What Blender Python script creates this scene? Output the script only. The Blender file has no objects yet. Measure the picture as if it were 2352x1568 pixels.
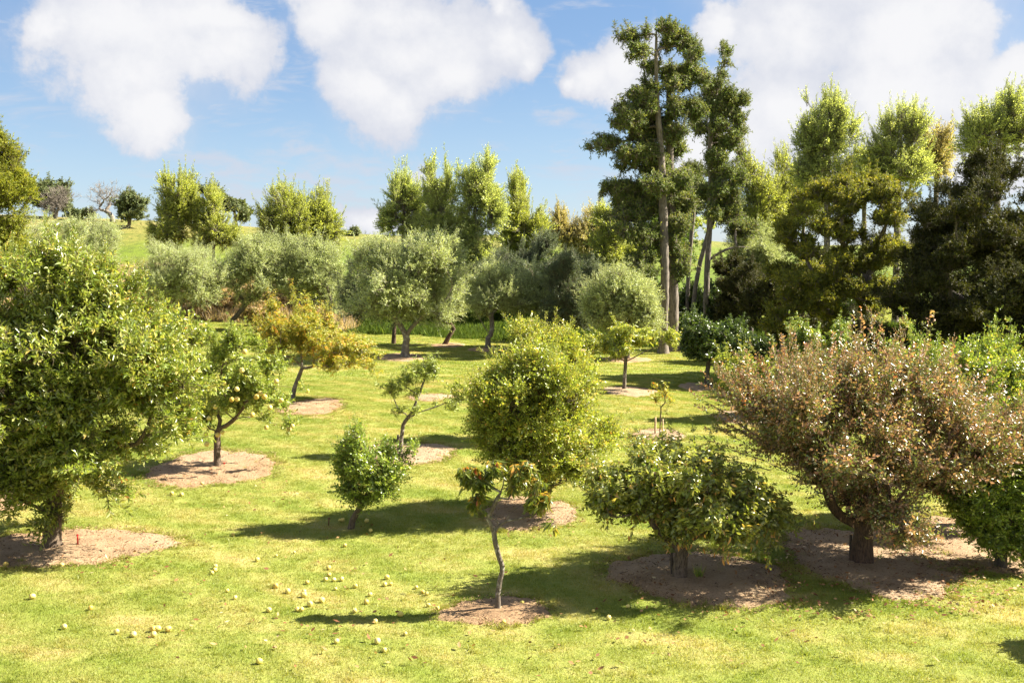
import bpy, math, random
import numpy as np
from mathutils import Vector

PI = math.pi
RAD = math.radians
scene = bpy.context.scene
COL = scene.collection

# ------------------------------------------------------------------ camera
FPX = 2286.7
CAM_H = 5.4
PITCH = math.atan(184 / FPX)
cam_d = bpy.data.cameras.new('camera')
cam_d.lens = 35.0
cam_d.sensor_width = 36.0
cam_d.clip_end = 5000
cam_d.clip_start = 0.1
cam = bpy.data.objects.new('camera', cam_d)
cam.location = (0, 0, CAM_H)
cam.rotation_euler = (PI / 2 - PITCH, 0, 0)
COL.objects.link(cam)
scene.camera = cam

# ------------------------------------------------------------------ light
SUN_EL = 41.0
SUN_AZ = 79.0        # clockwise from the view direction
vs = scene.view_settings
vs.view_transform = 'Standard'
vs.look = 'None'
vs.exposure = 2.12
vs.gamma = 1.0
vs.use_curve_mapping = False

sd = bpy.data.lights.new('sun', 'SUN')
sd.energy = 5.0
sd.angle = RAD(0.55)
sd.color = (1.0, 0.92, 0.78)
so = bpy.data.objects.new('sun', sd)
sdir = Vector((math.sin(RAD(SUN_AZ)) * math.cos(RAD(SUN_EL)), math.cos(RAD(SUN_AZ)) * math.cos(RAD(SUN_EL)), math.sin(RAD(SUN_EL))))
so.rotation_euler = sdir.to_track_quat('Z', 'Y').to_euler()
so.location = sdir * 50
COL.objects.link(so)


class NT:
    """small helper for node trees"""
    def __init__(self, tree):
        self.t = tree
        self.n = tree.nodes
        self.l = tree.links

    def new(self, typ, **kw):
        nd = self.n.new(typ)
        for k, v in kw.items():
            setattr(nd, k, v)
        return nd

    def put(self, sock, v):
        if isinstance(v, bpy.types.NodeSocket):
            self.l.new(v, sock)
        else:
            sock.default_value = v

    def math(self, op, a, b=None, c=None, clamp=False):
        nd = self.new('ShaderNodeMath', operation=op)
        nd.use_clamp = clamp
        self.put(nd.inputs[0], a)
        if b is not None:
            self.put(nd.inputs[1], b)
        if c is not None:
            self.put(nd.inputs[2], c)
        return nd.outputs[0]

    def vmath(self, op, a, b=None):
        nd = self.new('ShaderNodeVectorMath', operation=op)
        self.put(nd.inputs[0], a)
        if b is not None:
            self.put(nd.inputs[1], b)
        return nd.outputs['Value'] if op in ('LENGTH', 'DOT_PRODUCT', 'DISTANCE') else nd.outputs[0]

    def noise(self, vec, scale, detail=4, rough=0.5, dist=0.0):
        nd = self.new('ShaderNodeTexNoise')
        if vec is not None:
            self.l.new(vec, nd.inputs['Vector'])
        nd.inputs['Scale'].default_value = scale
        nd.inputs['Detail'].default_value = detail
        nd.inputs['Roughness'].default_value = rough
        nd.inputs['Distortion'].default_value = dist
        return nd.outputs['Fac']

    def ramp(self, fac, stops, interp='LINEAR'):
        nd = self.new('ShaderNodeValToRGB')
        cr = nd.color_ramp
        cr.interpolation = interp
        while len(cr.elements) < len(stops):
            cr.elements.new(0.5)
        for e, (p, c) in zip(cr.elements, stops):
            e.position = p
            e.color = (c, c, c, 1) if isinstance(c, (int, float)) else (*c, 1)
        self.put(nd.inputs[0], fac)
        return nd.outputs[0]

    def smooth(self, v, a, b):
        nd = self.new('ShaderNodeMapRange', interpolation_type='SMOOTHSTEP')
        self.put(nd.inputs[0], v)
        nd.inputs[1].default_value = a
        nd.inputs[2].default_value = b
        return nd.outputs[0]

    def mix(self, fac, a, b, blend='MIX'):
        nd = self.new('ShaderNodeMix', data_type='RGBA', blend_type=blend)
        self.put(nd.inputs[0], fac)
        for s, v in ((nd.inputs[6], a), (nd.inputs[7], b)):
            self.put(s, v if isinstance(v, bpy.types.NodeSocket) else (*v, 1))
        return nd.outputs[2]

    def bump(self, h, strength, dist=0.05):
        nd = self.new('ShaderNodeBump')
        nd.inputs['Strength'].default_value = strength
        nd.inputs['Distance'].default_value = dist
        self.l.new(h, nd.inputs['Height'])
        return nd.outputs[0]


# ------------------------------------------------------------------ sky
world = bpy.data.worlds.new('World')
scene.world = world
world.use_nodes = True
W = NT(world.node_tree)
W.n.clear()
sky = W.new('ShaderNodeTexSky', sky_type='NISHITA')
sky.sun_disc = False
sky.sun_elevation = RAD(SUN_EL)
sky.sun_rotation = RAD(SUN_AZ)
sky.altitude = 30
sky.air_density = 1.15
sky.dust_density = 0.4
sky.ozone_density = 1.4
tc = W.new('ShaderNodeTexCoord')
D = tc.outputs['Generated']
sep = W.new('ShaderNodeSeparateXYZ')
W.l.new(D, sep.inputs[0])
az = W.math('ARCTAN2', sep.outputs[0], sep.outputs[1])
el = W.math('ARCSINE', sep.outputs[2])
comb = W.new('ShaderNodeCombineXYZ')
W.l.new(az, comb.inputs[0])
W.l.new(el, comb.inputs[1])
AE = comb.outputs[0]
# billow the coordinates a little so that the cloud edges curl
wn = W.new('ShaderNodeTexNoise')
W.l.new(D, wn.inputs['Vector'])
wn.inputs['Scale'].default_value = 9
wn.inputs['Detail'].default_value = 6
wn.inputs['Roughness'].default_value = 0.6
wofs = W.vmath('MULTIPLY', W.vmath('SUBTRACT', wn.outputs['Color'], (0.5, 0.5, 0.5)), (0.12, 0.09, 0))
AEW = W.vmath('ADD', AE, wofs)


def cloud_pos(px, py):
    cx, cy = (px - 1176) / FPX, (784 - py) / FPX
    y = math.cos(PITCH) + cy * math.sin(PITCH)
    z = -math.sin(PITCH) + cy * math.cos(PITCH)
    return math.atan2(cx, y), math.atan2(z, math.hypot(cx, y))


CLOUDS = [  # centre and radii of each billow, in units of the photograph's grid
    (290, 70, 200, 120), (320, 180, 170, 110), (345, 285, 90, 95), (500, 130, 120, 100), (470, 40, 130, 50), (290, -70, 210, 90), (130, 60, 60, 50),
    (960, 120, 220, 110), (1170, 100, 100, 90), (760, 40, 110, 90), (900, 230, 130, 100), (1060, 170, 140, 90), (1140, 30, 50, 40),
    (740, -80, 130, 100), (940, 60, 170, 60), (1215, 150, 50, 60),
    (1860, 60, 200, 130), (2080, 60, 180, 150), (1800, 250, 170, 140), (2050, 230, 220, 140), (2290, 250, 130, 130), (2330, 160, 70, 60),
    (1950, -80, 320, 120), (1650, 60, 70, 50), (1400, 180, 85, 65), (1470, 140, 80, 60), (1350, 190, 40, 30), (1980, 380, 300, 60),
    (1640, 330, 140, 60), (2330, 340, 150, 90),
    (850, 500, 90, 48), (955, 440, 50, 50), (2600, 200, 200, 200), (-330, 160, 140, 90),
]
field = None
for px, py, rx, ry in CLOUDS:
    a, e = cloud_pos(px, py)
    d = W.vmath('MULTIPLY', W.vmath('SUBTRACT', AEW, (a, e, 0)), (FPX / rx, FPX / ry, 0))
    g = W.math('SUBTRACT', 1.0, W.math('MULTIPLY', W.vmath('LENGTH', d), 0.74))
    if field is None:
        field = g
    else:
        nd = W.new('ShaderNodeMath', operation='SMOOTH_MAX')
        W.l.new(field, nd.inputs[0])
        W.l.new(g, nd.inputs[1])
        nd.inputs[2].default_value = 0.25
        field = nd.outputs[0]
# broken cumulus over the rest of the sky
elsew = W.noise(D, 2.6, 3, 0.5)
front = W.math('MULTIPLY', W.smooth(sep.outputs[1], 0.80, 0.6), 1.0)
above = W.smooth(sep.outputs[2], 0.30, 0.42)
msk = W.math('MAXIMUM', front, above)
gen = W.math('ADD', W.math('MULTIPLY', W.math('SUBTRACT', elsew, 0.5), 4.0), 0.25)
field = W.math('MAXIMUM', field, W.math('SUBTRACT', W.math('MULTIPLY', W.math('ADD', gen, 1.0), msk), 1.0))
fb = W.noise(D, 16, 9, 0.62)
fb2 = W.noise(D, 5.5, 5, 0.55)
dens = W.math('ADD', field, W.math('MULTIPLY', W.math('SUBTRACT', fb, 0.5), 1.15))
cover = W.smooth(dens, 0.12, 0.46)
soft = W.math('MULTIPLY', W.smooth(W.math('ADD', field, W.math('MULTIPLY', W.math('SUBTRACT', fb2, 0.5), 1.2)), -0.10, 0.75), 0.50)
# thin wisps
wv = W.new('ShaderNodeMapping')
W.l.new(AE, wv.inputs[0])
wv.inputs['Rotation'].default_value = (0, 0, RAD(-14))
wv.inputs['Scale'].default_value = (7, 30, 1)
wisp = W.smooth(W.noise(wv.outputs[0], 1.3, 7, 0.62, 0.5), 0.50, 0.74)
wisp = W.math('MULTIPLY', wisp, 0.7)
wsn = W.noise(wv.outputs[0], 2.2, 6, 0.6, 0.4)
for px, py, rx, ry in ((490, 385, 85, 17), (470, 395, 50, 10), (530, 442, 110, 12), (700, 352, 100, 14), (795, 372, 70, 16), (740, 412, 90, 12), (800, 445, 70, 15), (620, 470, 90, 12), (1300, 290, 50, 14)):
    a, e = cloud_pos(px, py)
    d = W.vmath('MULTIPLY', W.vmath('SUBTRACT', AEW, (a, e, 0)), (FPX / rx, FPX / ry, 0))
    g = W.math('ADD', W.math('SUBTRACT', 1.0, W.math('MULTIPLY', W.vmath('LENGTH', d), 0.45)), W.math('MULTIPLY', W.math('SUBTRACT', wsn, 0.5), 2.2))
    wisp = W.math('MAXIMUM', wisp, W.math('MULTIPLY', W.smooth(g, 0.15, 1.1), 0.7))
alpha = W.math('MAXIMUM', W.math('MAXIMUM', cover, soft), wisp, clamp=True)
shade = W.smooth(W.math('ADD', dens, W.math('MULTIPLY', W.math('SUBTRACT', fb2, 0.5), 1.4)), 0.05, 0.95)
ccol = W.mix(shade, (3.1, 3.25, 3.7), (4.3, 4.3, 4.4))
grad = W.ramp(W.math('MULTIPLY', sep.outputs[2], 2.0), [(0.0, (0.47, 0.61, 0.80)), (0.14, (0.35, 0.53, 0.79)), (0.40, (0.17, 0.33, 0.64)), (1.0, (0.09, 0.20, 0.48))])
grad = W.mix(1.0, grad, (4.6, 4.6, 4.6), 'MULTIPLY')
skycol = W.mix(0.7, sky.outputs[0], grad)
final = W.mix(alpha, skycol, ccol)
bg = W.new('ShaderNodeBackground')
bg.inputs[1].default_value = 0.05
W.l.new(final, bg.inputs[0])
wo = W.new('ShaderNodeOutputWorld')
W.l.new(bg.outputs[0], wo.inputs[0])

# ------------------------------------------------------------------ places
R0 = np.random.default_rng(11)


def sstep(a, b, v):
    t = np.clip((v - a) / (b - a), 0, 1)
    return t * t * (3 - 2 * t)


def gz(x, y):
    """height of the ground"""
    x = np.asarray(x, float)
    y = np.asarray(y, float)
    z = 0.10 * np.sin(x * 0.21 + 1.3) * np.sin(y * 0.17 + 0.4) + 0.05 * np.sin(x * 0.47 + y * 0.33)
    # bank behind the lawn and the hill beyond it
    edge = 88 - 18 * sstep(-30, 0, x) - 3 * sstep(0, 30, x)
    top = 12.0 - 3.3 * sstep(-60, 0, x) - 0.8 * sstep(0, 60, x) + 0.35 * np.sin(x * 0.045 + 1) + 0.2 * np.sin(x * 0.13)
    z = z * (1 - sstep(90, 130, y)) + top * sstep(edge, 150, y) ** 1.15
    z = z + 0.5 * sstep(100, 150, y) * np.sin(x * 0.08 + y * 0.05) - 0.004 * np.clip(y - 160, 0, 2000)
    return z


CP, SP_ = math.cos(PITCH), math.sin(PITCH)


def ray(px, py):
    cx, cy = (px - 1176) / FPX, (784 - py) / FPX
    return np.array([cx, CP + cy * SP_, -SP_ + cy * CP])


def hit(px, py):
    """the point of the ground seen at a place of the photograph"""
    d = ray(px, py)
    t0, t = 5.0, 5.0
    while t < 600:
        p = d * t
        if CAM_H + p[2] < gz(p[0], p[1]):
            break
        t0 = t
        t *= 1.01
    for _ in range(30):
        m = 0.5 * (t0 + t)
        p = d * m
        if CAM_H + p[2] < gz(p[0], p[1]):
            t = m
        else:
            t0 = m
    p = d * t
    return np.array([p[0], p[1], float(gz(p[0], p[1]))])


def at(px, py, Y):
    d = ray(px, py)
    k = Y / d[1]
    return np.array([d[0] * k, Y, CAM_H + d[2] * k])


# ------------------------------------------------------------------ objects
def tag(o, label=None, cat=None, group=None, kind=None):
    if label:
        o['label'] = label
    if cat:
        o['category'] = cat
    if group:
        o['group'] = group
    if kind:
        o['kind'] = kind
    return o


def empty(name, loc, label, cat, group=None):
    o = bpy.data.objects.new(name, None)
    o.empty_display_size = 0.2
    o.location = loc
    COL.objects.link(o)
    return tag(o, label, cat, group)


def mesh(name, v, polys, mat=None, smooth=False, attr=None):
    """polys: list of (n, k) index arrays"""
    me = bpy.data.meshes.new(name)
    v = np.ascontiguousarray(v, np.float32)
    me.vertices.add(len(v))
    me.vertices.foreach_set('co', v.ravel())
    polys = [p for p in polys if len(p)]
    idx = np.concatenate([p.ravel() for p in polys]).astype(np.int32)
    tot = np.concatenate([np.full(len(p), p.shape[1]) for p in polys])
    st = np.concatenate([[0], np.cumsum(tot)[:-1]]).astype(np.int32)
    me.loops.add(len(idx))
    me.loops.foreach_set('vertex_index', idx)
    me.polygons.add(len(st))
    me.polygons.foreach_set('loop_start', st)
    if smooth:
        me.polygons.foreach_set('use_smooth', np.ones(len(st), bool))
    me.update(calc_edges=True)
    if attr is not None:
        a = me.attributes.new('rnd', 'FLOAT', 'POINT')
        a.data.foreach_set('value', np.ascontiguousarray(attr, np.float32))
    if mat:
        me.materials.append(mat)
    return me


def link(name, me, parent=None, loc=None):
    o = bpy.data.objects.new(name, me)
    COL.objects.link(o)
    if parent is not None:
        o.parent = parent
    if loc is not None:
        o.location = loc
    return o


# ------------------------------------------------------------------ materials
def leaf_mat(name, stops, rough=0.42, trans=0.35, tcol=1.65, spec=0.5, vary=0.30, scale=1.3, tint=1.6):
    trans += .03
    m = bpy.data.materials.new(name)
    m.use_nodes = True
    N = NT(m.node_tree)
    N.n.clear()
    at_ = N.new('ShaderNodeAttribute', attribute_name='rnd')
    col = N.ramp(at_.outputs['Fac'], stops)
    geo = N.new('ShaderNodeNewGeometry')
    big = N.noise(geo.outputs['Position'], scale, 3, 0.6)
    k = N.math('ADD', N.math('MULTIPLY', big, 2 * vary), 1 - vary)
    wn_ = N.new('ShaderNodeTexWhiteNoise', noise_dimensions='1D')
    N.l.new(at_.outputs['Fac'], wn_.inputs['W'])
    k2 = N.math('ADD', N.math('MULTIPLY', wn_.outputs['Value'], 0.5), 0.75)
    kk = N.math('MULTIPLY', k, k2)
    cb = N.new('ShaderNodeCombineXYZ')
    for i in range(3):
        N.l.new(kk, cb.inputs[i])
    col = N.mix(1.0, col, cb.outputs[0], 'MULTIPLY')
    if tint != 1:
        col = N.mix(1.0, col, (tint,) * 3, 'MULTIPLY')
    p = N.new('ShaderNodeBsdfPrincipled')
    N.l.new(col, p.inputs['Base Color'])
    p.inputs['Roughness'].default_value = rough
    p.inputs['Specular IOR Level'].default_value = spec
    tr = N.new('ShaderNodeBsdfTranslucent')
    N.l.new(N.mix(1.0, col, (tcol * 1.1, tcol * 1.05, tcol * 0.55), 'MULTIPLY'), tr.inputs[0])
    ms = N.new('ShaderNodeMixShader')
    ms.inputs[0].default_value = trans
    N.l.new(p.outputs[0], ms.inputs[1])
    N.l.new(tr.outputs[0], ms.inputs[2])
    o = N.new('ShaderNodeOutputMaterial')
    N.l.new(ms.outputs[0], o.inputs[0])
    return m


def bark_mat(name, dark, light, scale=9, bump=0.6, stretch=5, lichen=None):
    m = bpy.data.materials.new(name)
    m.use_nodes = True
    N = NT(m.node_tree)
    p = N.n['Principled BSDF']
    tcn = N.new('ShaderNodeTexCoord')
    mp = N.new('ShaderNodeMapping')
    N.l.new(tcn.outputs['Object'], mp.inputs[0])
    mp.inputs['Scale'].default_value = (stretch, stretch, 1)
    n1 = N.noise(mp.outputs[0], scale, 8, 0.65, 0.4)
    n2 = N.noise(tcn.outputs['Object'], scale * 0.6, 5, 0.6)
    f = N.smooth(n1, 0.34, 0.66)
    col = N.mix(f, dark, light)
    if lichen:
        col = N.mix(N.smooth(n2, 0.5, 0.66), col, lichen)
    N.l.new(col, p.inputs['Base Color'])
    p.inputs['Roughness'].default_value = 0.9
    N.l.new(N.bump(n1, bump, 0.03), p.inputs['Normal'])
    return m


def plain(name, col, rough=0.6, var=0.25, scale=30, bump=0.2):
    m = bpy.data.materials.new(name)
    m.use_nodes = True
    N = NT(m.node_tree)
    p = N.n['Principled BSDF']
    tcn = N.new('ShaderNodeTexCoord')
    n1 = N.noise(tcn.outputs['Object'], scale, 5, 0.6)
    a = tuple(c * (1 - var) for c in col)
    b = tuple(min(1, c * (1 + var)) for c in col)
    N.l.new(N.mix(N.smooth(n1, 0.3, 0.7), a, b), p.inputs['Base Color'])
    p.inputs['Roughness'].default_value = rough
    N.l.new(N.bump(n1, bump, 0.01), p.inputs['Normal'])
    return m


def lawn_colour(N, pos):
    """albedo of the turf by place: green, fresher green, straw-coloured wear and mowing lines"""
    mp = N.new('ShaderNodeMapping')
    N.l.new(pos, mp.inputs[0])
    mp.inputs['Scale'].default_value = (0.45, 1.0, 1.0)
    big = N.noise(pos, 0.16, 4, 0.55, 0.6)
    mid = N.noise(mp.outputs[0], 0.85, 5, 0.6, 0.8)
    fine = N.noise(pos, 7.0, 6, 0.7)
    wav = N.new('ShaderNodeTexWave', wave_type='BANDS', bands_direction='DIAGONAL')
    N.l.new(pos, wav.inputs['Vector'])
    wav.inputs['Scale'].default_value = 0.33
    wav.inputs['Distortion'].default_value = 5.5
    wav.inputs['Detail'].default_value = 2
    wav.inputs['Detail Scale'].default_value = 0.35
    v = N.math('ADD', N.math('MULTIPLY', mid, 0.65), N.math('MULTIPLY', big, 0.35))
    v = N.math('ADD', v, N.math('MULTIPLY', N.math('SUBTRACT', wav.outputs['Fac'], 0.5), 0.10))
    v = N.math('ADD', v, N.math('MULTIPLY', N.math('SUBTRACT', fine, 0.5), 0.26))
    v = N.math('ADD', N.math('MULTIPLY', v, 0.74), 0.128)
    return N.ramp(v, [(0.30, (0.125, 0.180, 0.016)), (0.42, (0.188, 0.230, 0.034)), (0.51, (0.252, 0.270, 0.058)),
                      (0.59, (0.335, 0.305, 0.095)), (0.69, (0.42, 0.33, 0.16))])


def lawn_mat():
    m = bpy.data.materials.new('lawn')
    m.use_nodes = True
    N = NT(m.node_tree)
    p = N.n['Principled BSDF']
    geo = N.new('ShaderNodeNewGeometry')
    pos = geo.outputs['Position']
    lawn = lawn_colour(N, pos)
    # hill pasture: greener low down, drier on the crest
    sp = N.new('ShaderNodeSeparateXYZ')
    N.l.new(pos, sp.inputs[0])
    hn = N.noise(pos, 0.09, 6, 0.6, 0.5)
    hv = N.math('ADD', N.math('MULTIPLY', sp.outputs[2], 0.085), N.math('MULTIPLY', N.math('SUBTRACT', hn, 0.5), 1.1))
    hill = N.ramp(hv, [(0.15, (0.09, 0.15, 0.010)), (0.5, (0.13, 0.175, 0.016)), (0.78, (0.19, 0.18, 0.04)), (0.98, (0.25, 0.20, 0.07))])
    hf = N.noise(pos, 1.2, 5, 0.7)
    hill = N.mix(N.smooth(hf, 0.38, 0.72), hill, (0.085, 0.11, 0.018))
    col = N.mix(N.smooth(sp.outputs[1], 82, 96), lawn, hill)
    N.l.new(col, p.inputs['Base Color'])
    p.inputs['Roughness'].default_value = 0.85
    p.inputs['Specular IOR Level'].default_value = 0.2
    n = N.noise(pos, 22, 5, 0.75)
    n2 = N.noise(pos, 4, 4, 0.6)
    N.l.new(N.bump(N.math('ADD', n, N.math('MULTIPLY', n2, 1.5)), 0.9, 0.06), p.inputs['Normal'])
    return m


def blade_mat():
    m = bpy.data.materials.new('grass_blade')
    m.use_nodes = True
    N = NT(m.node_tree)
    N.n.clear()
    geo = N.new('ShaderNodeNewGeometry')
    at_ = N.new('ShaderNodeAttribute', attribute_name='rnd')
    col = lawn_colour(N, geo.outputs['Position'])
    k = N.ramp(at_.outputs['Fac'], [(0, (0.82, 0.86, 0.72)), (0.5, (1.0, 1.0, 1.0)), (0.9, (1.12, 1.08, 1.1)), (1.0, (1.6, 1.3, 1.9))])
    col = N.mix(1.0, col, k, 'MULTIPLY')
    p = N.new('ShaderNodeBsdfPrincipled')
    N.l.new(col, p.inputs['Base Color'])
    p.inputs['Roughness'].default_value = 0.5
    p.inputs['Specular IOR Level'].default_value = 0.35
    tr = N.new('ShaderNodeBsdfTranslucent')
    N.l.new(N.mix(1.0, col, (1.5, 1.45, 0.7), 'MULTIPLY'), tr.inputs[0])
    ms = N.new('ShaderNodeMixShader')
    ms.inputs[0].default_value = 0.4
    N.l.new(p.outputs[0], ms.inputs[1])
    N.l.new(tr.outputs[0], ms.inputs[2])
    o = N.new('ShaderNodeOutputMaterial')
    N.l.new(ms.outputs[0], o.inputs[0])
    return m


def mulch_mat():
    m = bpy.data.materials.new('mulch')
    m.use_nodes = True
    N = NT(m.node_tree)
    p = N.n['Principled BSDF']
    geo = N.new('ShaderNodeNewGeometry')
    pos = geo.outputs['Position']
    a = N.noise(pos, 1.3, 5, 0.65)
    b = N.noise(pos, 26, 6, 0.75)
    v = N.math('ADD', N.math('MULTIPLY', a, 0.5), N.math('MULTIPLY', b, 0.5))
    col = N.ramp(v, [(0.32, (0.11, 0.068, 0.036)), (0.42, (0.26, 0.175, 0.098)), (0.54, (0.39, 0.275, 0.165)), (0.68, (0.48, 0.36, 0.23))])
    lg = N.noise(pos, 0.11, 2, 0.5)
    col = N.mix(N.smooth(lg, 0.4, 0.6), col, N.mix(1.0, col, (0.94, 0.84, 0.72), 'MULTIPLY'))
    N.l.new(col, p.inputs['Base Color'])
    p.inputs['Roughness'].default_value = 0.95
    N.l.new(N.bump(b, 1.0, 0.06), p.inputs['Normal'])
    return m


M_LAWN = lawn_mat()
M_BLADE = blade_mat()
M_MULCH = mulch_mat()

# ------------------------------------------------------------------ ground: one sheet to the horizon
def graded(lo, hi, fine_lo, fine_hi, step, grow=1.12):
    xs = list(np.arange(fine_lo, fine_hi + 1e-6, step))
    s = step
    while xs[-1] < hi:
        s *= grow
        xs.append(xs[-1] + s)
    s = step
    pre = [fine_lo]
    while pre[-1] > lo:
        s *= grow
        pre.append(pre[-1] - s)
    return np.array(pre[1:][::-1] + xs)


gx = graded(-900, 900, -42, 42, 0.8)
gy = graded(-120, 1200, 8, 96, 0.8, 1.07)
GX, GY = np.meshgrid(gx, gy)
GZ = gz(GX, GY)
nx, ny = len(gx), len(gy)
ii = np.arange((ny - 1) * nx).reshape(ny - 1, nx)[:, :-1].ravel()
gq = np.stack([ii, ii + 1, ii + nx + 1, ii + nx], 1)
g = link('ground', mesh('ground', np.stack([GX, GY, GZ], -1).reshape(-1, 3), [gq], M_LAWN, smooth=True))
tag(g, kind='structure')

# ------------------------------------------------------------------ mulch patches round the trees
MULCH = [  # centre and half sizes in the photograph's grid
    (165, 1257, 228, 46), (488, 1078, 142, 46), (718, 935, 75, 19), (925, 1043, 122, 27), (990, 913, 56, 9),
    (1215, 1179, 118, 37), (1140, 1405, 124, 35), (1612, 1331, 206, 66), (2000, 1290, 205, 76), (2260, 1255, 190, 72),
    (1515, 999, 62, 15), (1447, 899, 64, 11), (1612, 889, 52, 10), (925, 821, 60, 9), (1030, 793, 40, 5), (1120, 803, 45, 5),
    (1310, 806, 50, 6), (1700, 960, 60, 16), (430, 745, 40, 5), (1440, 826, 60, 6), (1195, 800, 36, 4),
    (-20, 1150, 110, 30), (1205, 1018, 80, 14),
]
MUL = []
for k, (px, py, rx, ry) in enumerate(MULCH):
    c = hit(px, py)
    a = hit(px - rx, py)
    n, f = hit(px, py + ry), hit(px, py - ry)
    MUL.append((0.5 * (n[0] + f[0]), 0.5 * (n[1] + f[1]), abs(c[0] - a[0]), 0.5 * abs(n[1] - f[1]), k * 1.7))


def mul_r(th, s):
    return 1 + 0.07 * np.sin(2 * th + s * 5) + 0.06 * np.sin(3 * th + s) + 0.045 * np.sin(5 * th + 2.1 * s) + 0.035 * np.sin(11 * th + s * 3) + 0.025 * np.sin(23 * th + s) + 0.016 * np.sin(41 * th + 2 * s)


def mul_in(x, y, grow=0.0):
    """True where a point lies on a mulch patch"""
    m = np.zeros(len(x), bool)
    for cx, cy, rx, ry, s in MUL:
        th = np.arctan2((y - cy) / ry, (x - cx) / rx)
        rr = np.hypot((x - cx) / (rx + grow), (y - cy) / (ry + grow))
        m |= rr < mul_r(th, s)
    return m


chips_v, chips_c = [], []
for k, (cx, cy, rx, ry, s) in enumerate(MUL):
    nr, nt = 14, 96
    th = np.linspace(0, 2 * PI, nt, endpoint=False)
    rs = np.linspace(0, 1, nr + 1)[1:]
    TH, RS = np.meshgrid(th, rs)
    mr = mul_r(TH, s)
    X = cx + rx * RS * mr * np.cos(TH)
    Y = cy + ry * RS * mr * np.sin(TH)
    lift = 0.016 + 0.03 * (1 - RS ** 2) + 0.008 * np.sin(X * 9 + Y * 7)
    lift[-1] = -0.02
    Z = gz(X, Y) + lift + 0.012 * (cy > 40)
    v = np.concatenate([[[cx, cy, float(gz(cx, cy)) + 0.05]], np.stack([X, Y, Z], -1).reshape(-1, 3)])
    i = np.arange(nt)
    j = (i + 1) % nt
    tri = np.stack([np.zeros(nt, int), 1 + i, 1 + j], 1)
    q = [np.stack([1 + r * nt + i, 1 + (r + 1) * nt + i, 1 + (r + 1) * nt + j, 1 + r * nt + j], 1) for r in range(nr - 1)]
    o = link('mulch_ground', mesh('mulch_ground', v, [tri, np.concatenate(q)], M_MULCH, smooth=True))
    tag(o, kind='structure')
    if cy < 40:
        n = int(1500 * rx * ry)
        r = np.sqrt(R0.random(n)) * 1.12
        t = R0.random(n) * 2 * PI
        chips_c.append(np.stack([cx + rx * r * mul_r(t, s) * np.cos(t), cy + ry * r * mul_r(t, s) * np.sin(t)], 1))


# ------------------------------------------------------------------ tubes and leaves
def unit(a):
    return a / np.maximum(np.linalg.norm(a, axis=-1, keepdims=True), 1e-9)


def tubes(chains, k):
    """chains: list of (points (n,3), radii (n,)) -> verts, quads"""
    P = np.concatenate([c[0] for c in chains])
    R = np.concatenate([c[1] for c in chains])
    T = np.concatenate([np.gradient(c[0], axis=0) for c in chains])
    T = unit(T)
    ref = np.tile([0.31, 0.93, 0.17], (len(T), 1))
    bad = np.abs((T * unit(ref)).sum(1)) > 0.93
    ref[bad] = [0.9, -0.3, 0.3]
    U = unit(np.cross(T, ref))
    V = np.cross(T, U)
    a = np.arange(k) * 2 * PI / k
    ring = P[:, None] + R[:, None, None] * (np.cos(a)[None, :, None] * U[:, None] + np.sin(a)[None, :, None] * V[:, None])
    q, o = [], 0
    i = np.arange(k)
    j = (i + 1) % k
    for c in chains:
        n = len(c[0])
        b = o + np.arange(n - 1)[:, None] * k
        q.append(np.stack([b + i, b + j, b + k + j, b + k + i], -1).reshape(-1, 4))
        o += n * k
    return ring.reshape(-1, 3), np.concatenate(q)


def leaf_geo(pos, d, n, L, Wd, rnd, detail=0, curl=0.12):
    d = unit(d)
    s = unit(np.cross(d, n))
    n = np.cross(s, d)
    L = L[:, None]
    w = Wd[:, None] * 0.5
    if detail == 0:
        v = np.stack([pos, pos + d * L * 0.48 + s * w + n * w * 0.35, pos + d * L - n * L * curl, pos + d * L * 0.48 - s * w + n * w * 0.35], 1)
        t = np.array([[0, 1, 2], [0, 2, 3]])
        m = 4
    else:
        def q(a, b, c):
            return pos + d * L * a + s * w * b + n * (w * abs(b) * 0.4 - L * c)
        v = np.stack([pos, q(.32, .9, .02), q(.32, 0, .02), q(.32, -.9, .02), q(.66, .75, curl * .6), q(.66, 0, curl * .6), q(.66, -.75, curl * .6),
                      q(1, 0, curl * 1.7)], 1)
        t = np.array([[0, 1, 2], [0, 2, 3], [1, 4, 5], [1, 5, 2], [2, 5, 6], [2, 6, 3], [4, 7, 5], [5, 7, 6]])
        m = 8
    N = len(pos)
    f = (np.arange(N)[:, None, None] * m + t[None]).reshape(-1, 3)
    return v.reshape(-1, 3), f, np.repeat(rnd, m)


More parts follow.
